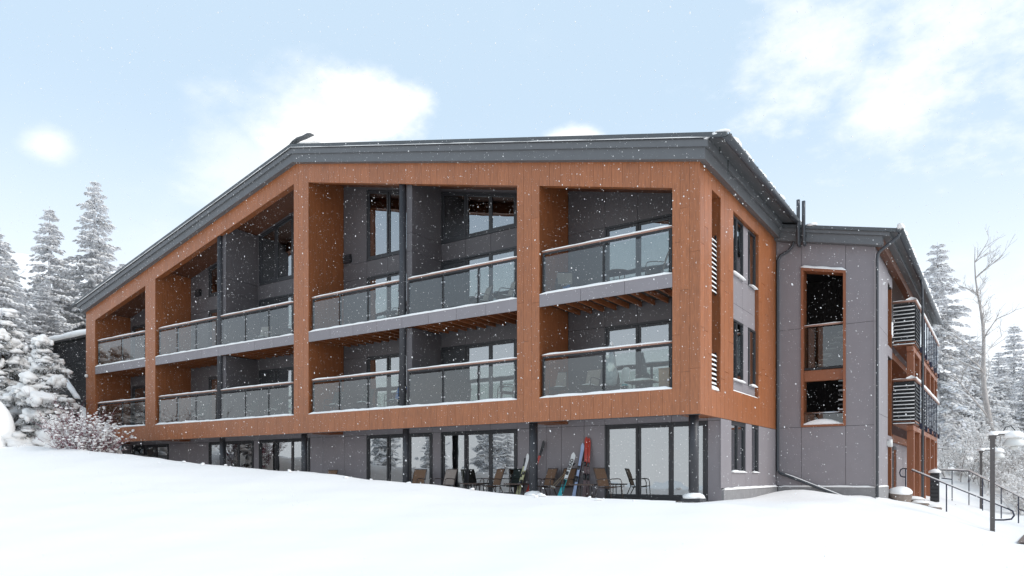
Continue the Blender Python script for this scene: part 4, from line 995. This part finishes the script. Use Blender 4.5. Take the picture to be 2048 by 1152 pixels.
boulder(4.75, 11.6, (.24,.20,.12), 9, 'smallest flat stone half buried near the handrail post', dz=-.04)
st = empty('entrance_steps', (5.2,19.8,gz(5.2,19.8)))
for k in range(5):
    s_ = bx('step', 'stone', st, -.55+k*.34, -.15+k*.34, -1.0, .9, -.15-k*.15, .02-k*.145)
tag(st, 'short flight of grey brown steps beyond the handrail', 'steps')

# ------------------------------------------------------------------ left side: dark neighbouring house, stair enclosure, fence
nb = empty('neighbour_house', (-46,6,5))
x0, x1, y0, y1, zb, zt_ = -58, -35.0, 6.2, 14, 2.0, 10.3
nw = bx('wall', 'panel_back', nb, x0+46, x1+46, y0-6, y1-6, zb-5, zt_-5)
k = 0; z = zb
rngn = random.Random(3)
while z < zt_-.05:
    for j in range(6):
        a = x0+(x1-x0)*j/6; bx('cladding_board', 'dark_shingle', nw, a+46+.01, a+46+(x1-x0)/6-.01, y0-6-.05, y0-6-.004, z-5+.008, min(z+.36, zt_)-5-.008)
    z += .36
bx('eave', 'black', nb, x0+45.6, x1+46.3, y0-6.35, y1-6, zt_-5+.002, zt_-5+.15)
s = MB(); snow_strip(s, (x0+45.6,y0-6.1,zt_-5+.15), (x1+46.3,y0-6.1,zt_-5+.15), .42, .42, 3, .8); s.build('roof_snow', 'snow', nb, True)
tag(nb, 'dark shingled neighbouring house with a thick snow roof behind the big left pillar', 'house')
wn_ = bx('window', 'window_glass', nb, -36.9+46, -35.6+46, y0-6-.09, y0-6-.055, 3.9-5, 5.6-5)
bx('window_head', 'white_plastic', wn_, 9.05,10.45,.08,.14,.61,.68)
cp = empty('roof_vent', (-42.6,7.2,zt_+.15)); bx('flue', 'stone', cp, -.28,.28,-.28,.28,-.2,.85)
MB().add([(-.65,-.45,.85),(.65,-.45,.85),(.65,.45,.85),(-.65,.45,.85),(-.0,-.45,1.2),(.0,.45,1.2)],[(0,1,4),(2,3,5),(1,2,5,4),(3,0,4,5),(0,3,2,1)]).build('cowl', 'frame', cp)
MB().blob((0,0,1.08),(.62,.5,.30),2,.1,2,flat=.2).build('snow_cap', 'snow', cp, True)
tag(cp, 'small gabled roof vent under snow on the dark house', 'roof vent')
# sloping dark stair wall with a capped rail
sw_ = empty('stair_wall', (-36,0,3))
sl0, sl1 = Vector((-39.5,1.2,7.55)), Vector((-33.3,-.35,4.85))
for k in range(7):
    p, q = sl0.lerp(sl1,k/7), sl0.lerp(sl1,(k+.96)/7); b = MB()
    b.v = [(p.x+36,p.y,-2.0),(q.x+36,q.y,-2.0),(q.x+36,q.y,q.z-3),(p.x+36,p.y,p.z-3),(p.x+36+.05,p.y+.2,-2.0),(q.x+36+.05,q.y+.2,-2.0),(q.x+36+.05,q.y+.2,q.z-3),(p.x+36+.05,p.y+.2,p.z-3)]
    b.f = [(0,1,2,3),(4,7,6,5),(0,3,7,4),(1,5,6,2),(3,2,6,7),(0,4,5,1)]; b.build('wall_panel', 'dark_shingle', sw_)
s = MB(); o3 = Vector((-36,0,3)); snow_strip(s, tuple(sl0-o3+Vector((0,.1,0))), tuple(sl1-o3+Vector((0,.1,0))), .16, .13, 6, .25); s.build('snow_cap', 'snow', sw_, True)
tag(sw_, 'dark wall running down the outside stairs with snow along its top', 'wall')
fn = empty('mesh_fence', (-37,-3,4)); o4 = Vector((-37,-3,4))
fa, fb = Vector((-41.5,-4.2,7.3)), Vector((-36.6,-1.2,6.1))
for u in (0,.5,1):
    p = fa.lerp(fb,u)-o4; bx('post', 'black', fn, p.x-.06,p.x+.06,p.y-.06,p.y+.06,-2.6,p.z+.02)
for dz in (0,-1.05): MB().tube([tuple(fa-o4+Vector((0,0,dz))), tuple(fb-o4+Vector((0,0,dz)))], .05, 6).build('rail', 'black', fn)
for k in range(1, 60):
    p = fa.lerp(fb,k/60)-o4; bx('bar', 'black', fn, p.x-.014,p.x+.014,p.y-.014,p.y+.014,p.z-1.03,p.z-.02)
for j in range(1,4): MB().tube([tuple(fa-o4+Vector((0,0,-.25*j))), tuple(fb-o4+Vector((0,0,-.25*j)))], .012, 4).build('wire', 'black', fn)
s = MB(); snow_strip(s, tuple(fa-o4+Vector((0,0,.05))), tuple(fb-o4+Vector((0,0,.05))), .12, .24, 4, .3); s.build('snow_cap', 'snow', fn, True)
tag(fn, 'black metal fence with snow on its top rail behind the snowy spruce', 'fence')
MBm = MB().blob((0,0,.6),(1.15,1.0,1.75),3,.10,12,flat=.8).blob((-.9,.2,1.6),(.7,.7,.9),3,.12,5)
mo = MBm.build('snow_mound', 'snow', smooth=True, loc=(-34.15,-3.9,gz(-34.1,-3.6)-.2)); tag(mo, 'tall smooth heap of snow at the left edge in front of the spruce', 'snow heap')
# ------------------------------------------------------------------ trees
def spruce_parts(H, R, seed, whorls=None, twig=.42, snowy=1.0, dens=1.0):
    """meshes for one snow-laden spruce: trunk, needle sprays, snow pads lying on the sprays"""
    rng = random.Random(seed); tr = MB(); ne = MB(); sn = MB()
    tr.tube([(0,0,-.3),(.03*rng.uniform(-1,1)*H/10,.02*H/10,H*.5),(0,0,H)], [.020*H,.010*H,.0015*H], 8)
    whorls = whorls or int(H*2.7); ph = rng.uniform(0,6.28)
    for wv in range(whorls):
        f = (wv+rng.uniform(-.3,.3))/whorls; f = max(.03, min(.985, f)); zb = H*(.07+.93*f)
        if zb > H*.99: zb = H*.99
        Lmax = R*((1-f)**.82)*(.8+.35*math.sin(wv*1.9+ph)*.5+.15)+.12
        nb_ = rng.choice((5,6,7)) if f < .85 else 5
        for k in range(nb_):
            if rng.random() < .10: continue
            a = 2*math.pi*(k+rng.uniform(-.35,.35))/nb_+wv*.77; Lb = Lmax*rng.uniform(.62,1.12)
            ca, sa = math.cos(a), math.sin(a); n = max(3, int(Lb/.28*dens)); up0 = .25*(f-.35)
            pts = []
            for i in range(n+1):
                u = i/n; r_ = Lb*u; z = zb+Lb*(up0*u-(.42-.25*f)*u*u*(1+.15*math.sin(k)) + .10*u**4)
                wob = .05*Lb*math.sin(3*u+k); pts.append(Vector((ca*r_-sa*wob, sa*r_+ca*wob, z)))
            tr.tube([pts[0], pts[n//2], pts[n]], [.012*Lb+.012,.008*Lb+.008,.004], 4, False)
            heavy = snowy*rng.uniform(.6,1.25)
            for i in range(1, n+1):
                u = i/n; p = pts[i]; d = (pts[i]-pts[i-1]).normalized(); side = Vector((-d.y,d.x,0)).normalized()
                for s_ in (-1,1,0):
                    if s_ == 0 and i < n: continue
                    tl = twig*(.55+.9*(1-abs(u-.55)))*rng.uniform(.7,1.25)*min(1, .45+Lb/2.2)
                    dd = (d*(.75 if s_ else 1)+side*s_*rng.uniform(.6,1.0)+Vector((0,0,rng.uniform(-.42,.02)))).normalized()
                    w = tl*.23; q = p+dd*tl; sv = dd.cross(Vector((0,0,1))).normalized(); dn = Vector((0,0,-1))
                    b0 = p-dd*tl*.12; m1 = p+dd*tl*.5
                    hang = w*rng.uniform(.7,1.5)
                    k0 = len(ne.v)
                    ne.v += [tuple(b0), tuple(m1+sv*w*1.25+dn*.3*hang), tuple(q+dn*.05), tuple(m1-sv*w*1.25+dn*.3*hang), tuple(m1+dn*hang)]
                    ne.f += [(k0,k0+4,k0+1),(k0+1,k0+4,k0+2),(k0,k0+3,k0+4),(k0+3,k0+2,k0+4),(k0,k0+1,k0+2),(k0,k0+2,k0+3)]
                    for _ in range(2):          # hanging side sprigs
                        e = rng.uniform(.15,.95); o_ = p+dd*tl*e+sv*w*rng.uniform(-1,1); l_ = tl*rng.uniform(.18,.42); kk = len(ne.v)
                        t2 = o_+dn*l_+dd*l_*rng.uniform(-.2,.6)+sv*l_*rng.uniform(-.5,.5)
                        ne.v += [tuple(o_+sv*.022+dd*.02), tuple(o_-sv*.022-dd*.02), tuple(t2)]; ne.f.append((kk,kk+1,kk+2))
                    if rng.random() < .95*heavy:
                        th = w*rng.uniform(.6,1.2)*heavy; ws_ = w*rng.uniform(1.0,1.5); k0 = len(sn.v); c0 = p-dd*tl*.05; q2 = p+dd*tl*rng.uniform(.75,.95); up = Vector((0,0,1))
                        m0 = p+dd*tl*.28; m2 = p+dd*tl*.66
                        sn.v += [tuple(c0), tuple(m0+sv*ws_), tuple(m0+up*th), tuple(m0-sv*ws_), tuple(m2+sv*ws_*.9), tuple(m2+up*th*.85), tuple(m2-sv*ws_*.9), tuple(q2)]
                        sn.f += [(k0,k0+1,k0+2),(k0,k0+2,k0+3),(k0+1,k0+4,k0+5,k0+2),(k0+2,k0+5,k0+6,k0+3),(k0+4,k0+7,k0+5),(k0+5,k0+7,k0+6),(k0,k0+3,k0+1),(k0+1,k0+3,k0+6,k0+4),(k0+4,k0+6,k0+7)]
    return tr, ne, sn
def spruce(H, R, seed, **k):
    t = empty('spruce_tree'); tr, ne, sn = spruce_parts(H, R, seed, **k)
    tr.build('trunk', 'bark_frost', t, True); ne.build('crown', 'needles', t); tag(sn.build('snow_load', 'snow_tree', t, True), kind='stuff'); return t
SPR = [spruce(14.0, 3.0, 1), spruce(12.5, 2.7, 7), spruce(13.0, 3.3, 13, snowy=1.1)]
def put(i, x, y, z, H, rz, label, group, wide=1.0):
    src = SPR[i]; o = src if not src.get('label') else copy_tree(src); s_ = H/(14.0,12.5,13.0)[i]
    o.location = (x,y,z); o.scale = (s_*wide,s_*wide,s_); o.rotation_euler = (0,0,rz); tag(o, label, 'tree', group)
GL, GRt = 'spruces on the left hillside', 'spruces behind the wing'
put(0, -56.9, 12.4, 9.8, 16.0, .4, 'tallest snowy spruce on the left, its pointed top standing free', GL, .95)
put(1, -57.9, 9.3, 9.6, 13.3, 1.7, 'snowy spruce between the tallest one and the left edge', GL, .95)
put(2, -47.4, 1.2, 5.6, 11.8, 2.5, 'dark snowy spruce cut by the left edge of the picture', GL, 1.1)
put(1, -62.0, 17.5, 12.0, 9.0, 3.3, 'low snowy spruce right of the tallest left spruce', GL, 1.2)
put(0, -53.5, 7.0, 7.5, 8.0, 5.0, 'broad low spruce right above the roof of the dark house', GL, 1.5)
put(2, -59.0, 13.5, 9.5, 8.5, 1.0, 'bushy snowy spruce filling the gap right of the dark house roof vent', GL, 1.5)
put(1, -51.5, 4.2, 6.5, 8.2, 4.1, 'bushy snowy spruce left of the dark house roof vent', GL, 1.4)
put(0, -66.5, 26.0, 14.5, 12.3, 2.2, 'far spruce with only its tip above the left roof slope', GL, .8)
put(2, -63.0, 13.0, 10.5, 9.5, 2.8, 'snow loaded spruce low behind the second left spruce', GL, 1.5)
put(1, -60.5, 7.0, 9.5, 10.5, 3.9, 'snow loaded spruce between the second left spruce and the edge tree', GL, 1.3)
put(0, -54.5, 3.8, 7.0, 9.5, 1.9, 'snow loaded spruce behind the edge tree', GL, 1.3)
put(0, -64.0, 21.0, 12.5, 9.5, 4.6, 'snow loaded spruce just left of the roof slope', GL, 1.4)
put(0, 2.9, 40.5, 2.2, 15.2, 1.1, 'slender snowy spruce just right of the wing eave', GRt, 1.0)
put(1, 7.6, 72.0, 5.5, 11.0, 2.0, 'small far spruce near the right edge', GRt, 1.2)
put(2, 4.6, 47.0, 2.8, 9.0, .3, 'bushy snow loaded spruce behind the bare aspen', GRt, 1.35)
put(1, 1.2, 46.0, 2.5, 9.5, 4.4, 'dense snowy spruce half hidden by the wing balconies', GRt, 1.2)
put(2, 9.2, 58.0, 4.0, 8.0, 3.0, 'low spruce at the right edge behind the frosted bushes', GRt, 1.4)
put(0, 6.4, 56.0, 4.0, 7.5, 5.5, 'low dark spruce between the aspen trunk and the right edge', GRt, 1.3)
rngm = random.Random(21)
for k, (x, y, H) in enumerate(((-20.5,-17.0,4.6),(-25.5,-22.5,6.4),(-28.5,-19.0,5.2),(-33.5,-25.0,7.2),(-37.0,-20.0,6.2),(-43.0,-29.0,8.0),(-47.0,-24.0,7.0),(-31,-29,7.5))):
    put(k % 3, x, y, gz(x,y)-.1, H, rngm.uniform(0,6), 'snowy spruce mirrored in the ground floor glass', 'spruces mirrored in the ground floor glass', 1.15)

# the near spruce at the left: heavy rounded snow clumps on bristling boughs
def near_spruce(x, y, H, R, seed, label, levels, clump=1.0):
    rng = random.Random(seed); z0 = gz(x,y)-.15; t = empty('spruce_tree', (x,y,z0)); tr = MB(); ne = MB(); sn = MB()
    tr.tube([(0,0,-.2),(0,0,H*.6),(0,0,H)], [.016*H,.011*H,.01], 8)
    def bristle(p, d, n, l):
        for _ in range(n):
            v = (d*rng.uniform(.1,1.1)+Vector((rng.uniform(-1,1),rng.uniform(-1,1),rng.uniform(-.9,.35)))*.8).normalized()*l*rng.uniform(.5,1.2)
            o_ = p+Vector((rng.uniform(-1,1),rng.uniform(-1,1),rng.uniform(-.6,.2)))*l*.55; s_ = v.orthogonal().normalized()*l*.085
            s_ = Matrix.Rotation(rng.uniform(0,6.28),3,v.normalized()) @ s_; k = len(ne.v)
            ne.v += [tuple(o_-s_), tuple(o_+s_), tuple(o_+v*.6+s_*.8), tuple(o_+v), tuple(o_+v*.6-s_*.8)]; ne.f.append((k,k+1,k+2,k+3,k+4))
    for lv in range(levels):
        f = (lv+.3)/levels; zb = H*(.05+.93*f); Lm = R*(1-f)**.75+.08; nb_ = int(6-2*f)
        for k in range(nb_):
            a = 2*math.pi*(k+rng.uniform(-.45,.45))/nb_+lv*1.1; Lb = Lm*rng.uniform(.35,1.35); ca, sa = math.cos(a), math.sin(a)
            n = max(2, int(Lb/.20)); prev = Vector((0,0,zb)); drop = rng.uniform(.22,.70)
            pts = [Vector((ca*Lb*i/n, sa*Lb*i/n, zb+Lb*(.16*(i/n)-drop*(i/n)**2+.1*f))) for i in range(n+1)]
            tr.tube([pts[0],pts[-1]], [.03,.008], 4, False)
            for i in range(1, n+1):
                u = i/n; d = (pts[i]-pts[i-1]).normalized(); side = Vector((-d.y,d.x,0)).normalized()
                spread = (.10+.20*Lb*(1-abs(u-.6)))
                for s_ in (-1,-.33,.33,1):
                    p = pts[i]+side*s_*spread+Vector((0,0,-.05*abs(s_)+rng.uniform(-.05,.05))); bristle(p, (d+side*s_*.7).normalized(), 13, .26)
                    if rng.random() < .52+.2*u:
                        r_ = rng.uniform(.09,.24)*clump*(1+.4*(u > .7))*(1-.3*f); sn.blob(p+Vector((0,0,r_*.45)), (r_*1.25,r_*1.2,r_*.72), 1, .3, rng.random()*1e6, flat=.45)
            if rng.random() < .62*clump:
                r_ = rng.uniform(.24,.66)*clump*(1-.42*f); p = pts[-1].lerp(pts[-2],.4)
                sn.blob(p+Vector((0,0,.12)), (r_*rng.uniform(.8,1.15),r_*rng.uniform(.8,1.1),r_*rng.uniform(.6,.85)), 3, .30, rng.random()*1e6, flat=.5)
                for _ in range(7): sn.blob(p+Vector((rng.uniform(-1,1)*r_,rng.uniform(-1,1)*r_,rng.uniform(-.12,.06))), (r_*rng.uniform(.2,.45),r_*rng.uniform(.2,.45),r_*rng.uniform(.25,.45)), 2, .3, rng.random()*1e6)
    tr.build('trunk', 'bark', t, True); ne.build('crown', 'needles_near', t); tag(sn.build('snow_load', 'snow_tree', t, True), kind='stuff')
    tag(t, label, 'tree', 'near snowy spruces'); return t
near_spruce(-33.5, -1.8, 6.1, 1.8, 3, 'near spruce bent under thick rounded clumps of snow at the left', 13)
near_spruce(-27.3, -1.9, 3.1, .75, 9, 'little pointed spruce in front of the leftmost lower balcony', 8, .8)
near_spruce(-37.6, -2.0, 7.4, 2.3, 17, 'near snowy spruce sticking in at the left edge above the snow heap', 13)

# bushes of bare twigs
def bush(name, x, y, z, n, h, spread, mat, seed, label, group, snow=.5, lean=(0,0), rad_=.012, dep=2):
    rng = random.Random(seed); t = empty(name, (x,y,z)); tw = MB(); sn = MB()
    def grow(p, d, l, r, lev):
        m = 4; pts = [p]
        for i in range(m):
            d = (d+Vector((rng.uniform(-1,1),rng.uniform(-1,1),rng.uniform(-.5,.5)))*.22).normalized(); pts.append(pts[-1]+d*l/m)
        tw.tube(pts, [r*(1-.6*i/m) for i in range(m+1)], 3, False)
        for i in range(1, m+1):
            if rng.random() < snow:
                q = pts[i].lerp(pts[i-1], rng.random()); s_ = rng.uniform(.6,1.5)*(.035+r*1.2); sn.blob(q+Vector((0,0,s_*.5)), (s_*1.5,s_*1.3,s_*.75), 1, .3, rng.random()*1e6)
        if snow > .25: sn.tube([q_+Vector((0,0,r*1.1)) for q_ in pts], [r*1.0]*(m+1), 3, False)
        if lev:
            for _ in range(rng.choice((2,3,4))):
                i = rng.randint(1, m); grow(pts[i], (d+Vector((rng.uniform(-1,1),rng.uniform(-1,1),rng.uniform(-.2,.7)))*.75).normalized(), l*rng.uniform(.4,.7), r*.6, lev-1)
    for k in range(n):
        a = rng.uniform(0,6.28); q = spread*math.sqrt(rng.random())
        d = Vector((math.cos(a)*.55*q/spread+lean[0], math.sin(a)*.55*q/spread+lean[1], 1)).normalized()
        grow(Vector((math.cos(a)*q*.5, math.sin(a)*q*.5, -.1)), d, h*rng.uniform(.55,1.0), rad_*rng.uniform(.7,1.3), dep)
    tw.build('twigs', mat, t); tag(sn.build('snow_load', 'snow_tree', t, True), kind='stuff'); tag(t, label, 'bush', group)
for k, (x, y, h, sd_, lab) in enumerate(((-28.75,-2.5,2.1,1,'dark red twigged shrub at the left of the red thicket, beside the near spruce'),(-27.8,-2.7,2.0,2,'snow dusted red shrub in the middle of the red thicket'),(-26.85,-2.7,1.45,3,'pale frosted red shrub at the right end of the red thicket'))):
    bush('dogwood_shrub', x, y, gz(x,y)-.1, 40, h, .85, 'twig_red', sd_, lab, 'red twigged shrubs', .24 if k else .12, rad_=.018)
BB = [(4.6,29.5,2.2,'left frosted bare bush behind the farther handrail'),(6.0,30.0,2.4,'frosted bare bush behind the farther lamp post'),(7.5,29.0,2.3,'frosted bare bush right of the farther lamp post'),(8.6,26.0,2.1,'frosted bare bush at the right edge above the handrail'),(6.9,35.0,3.0,'taller frosted bush beneath the aspen trunk'),(8.4,33.0,3.0,'taller frosted bush at the right edge'),(7.9,22.5,1.5,'small frosted bush low at the right edge beside the handrail')]
for k, (x, y, h, lab) in enumerate(BB): bush('bare_bush', x, y, gz(x,y)-.1, 30, h, 1.7, 'twig_brown', 30+k, lab, 'frosted bare bushes', .5, rad_=.016)

# bare deciduous trees
def bare_tree(x, y, z, H, lean, seed, label, r0=.16, mat='bark_pale', snow=True):
    rng = random.Random(seed); t = empty('aspen_tree', (x,y,z)); tk = MB(); br = MB(); sn = MB()
    m = 14; pts = [Vector((lean*H*(i/m)+.10*math.sin(i*.9),.05*math.sin(i*1.3),H*i/m-.2)) for i in range(m+1)]
    tk.tube(pts, [r0*(1-.93*i/m) for i in range(m+1)], 8)
    def limb(p, d, l, r, lev):
        n = 5; q = [p]
        for i in range(n):
            d = (d+Vector((rng.uniform(-1,1),rng.uniform(-1,1),rng.uniform(-.3,.55)))*.17).normalized(); q.append(q[-1]+d*l/n)
        br.tube(q, [max(.006, r*(1-.75*i/n)) for i in range(n+1)], 5 if lev > 1 else 3, False)
        if snow: sn.tube([v+Vector((0,0,r*.7)) for v in q], [max(.006, r*.75*(1-.6*i/n)) for i in range(n+1)], 4, False)
        if lev:
            for _ in range(4 if lev > 1 else 5):
                i = rng.randint(1, n); limb(q[i], (d+Vector((rng.uniform(-1,1),rng.uniform(-1,1),rng.uniform(-.3,.6)))*.8).normalized(), l*rng.uniform(.35,.6), r*.5, lev-1)
    for i in range(3, m):
        for _ in range(2 if i > 4 else 1):
            a = rng.uniform(0,6.28); l = H*.30*(1-.62*i/m)*rng.uniform(.6,1.15); limb(pts[i], Vector((math.cos(a),math.sin(a),rng.uniform(.35,.9))).normalized(), l, r0*.34*(1-.6*i/m), 2)
    tk.build('trunk', mat, t, True); br.build('branches', mat, t); tag(sn.build('snow_load', 'snow_tree', t, True), kind='stuff')
    tag(t, label, 'tree', 'bare trees')
bare_tree(6.2, 34.3, 1.6, 13.6, -.065, 5, 'pale bare aspen with spreading branches near the right edge', .21)
bare_tree(-56.0, 5.5, 7.5, 10.0, .02, 8, 'thin bare frosted tree between the left spruces', .10, 'twig_brown')
bare_tree(-50.5, 1.2, 6.0, 9.0, .03, 12, 'thin bare frosted tree behind the near spruce at the left edge', .09, 'twig_brown')

# ------------------------------------------------------------------ falling snow
rf = np.random.default_rng(5); n = 110000
P = np.stack([rf.uniform(-38,12,n), rf.uniform(-16,-.25,n), rf.uniform(-.5,14,n)], 1)
P2 = np.stack([rf.uniform(.3,12,1800), rf.uniform(-.2,7.6,1800), rf.uniform(0,11,1800)], 1); P = np.concatenate([P, P2])
cl = np.array(cam.location); P = P[np.linalg.norm(P-cl, axis=1) > 2.4]; n = len(P)
r = 0.0023+0.0075*rf.random(n)**7; r *= np.clip(np.linalg.norm(P-cl, axis=1)/9, .4, 1); st_ = 1+1.2*rf.random(n)**2
base = np.array([(1,0,0),(-1,0,0),(0,1,0),(0,-1,0),(0,0,1),(0,0,-1)], float)
dirn = np.stack([rf.normal(.35,.25,n), rf.normal(0,.25,n), -np.ones(n)], 1); dirn /= np.linalg.norm(dirn, axis=1)[:,None]
ax1 = np.cross(dirn, [0,1,0.]); ax1 /= np.linalg.norm(ax1, axis=1)[:,None]; ax2 = np.cross(dirn, ax1)
V = P[:,None,:]+r[:,None,None]*(base[None,:,0:1]*ax1[:,None,:]+base[None,:,1:2]*ax2[:,None,:]+base[None,:,2:3]*(dirn*st_[:,None])[:,None,:])
F = np.array([(0,2,4),(2,1,4),(1,3,4),(3,0,4),(2,0,5),(1,2,5),(3,1,5),(0,3,5)])
me = bpy.data.meshes.new('falling_snow'); fi = (F[None]+6*np.arange(n)[:,None,None]).reshape(-1).astype(np.int32); nf = len(fi)//3
me.vertices.add(6*n); me.vertices.foreach_set('co', V.reshape(-1).astype(np.float32)); me.loops.add(3*nf); me.loops.foreach_set('vertex_index', fi)
me.polygons.add(nf); me.polygons.foreach_set('loop_start', np.arange(0, 3*nf, 3, dtype=np.int32)); me.update(calc_edges=True); me.materials.append(MAT['flake'])
tag(link('falling_snow', me), 'white snowflakes drifting down in front of the building', 'snowflakes', kind='stuff')
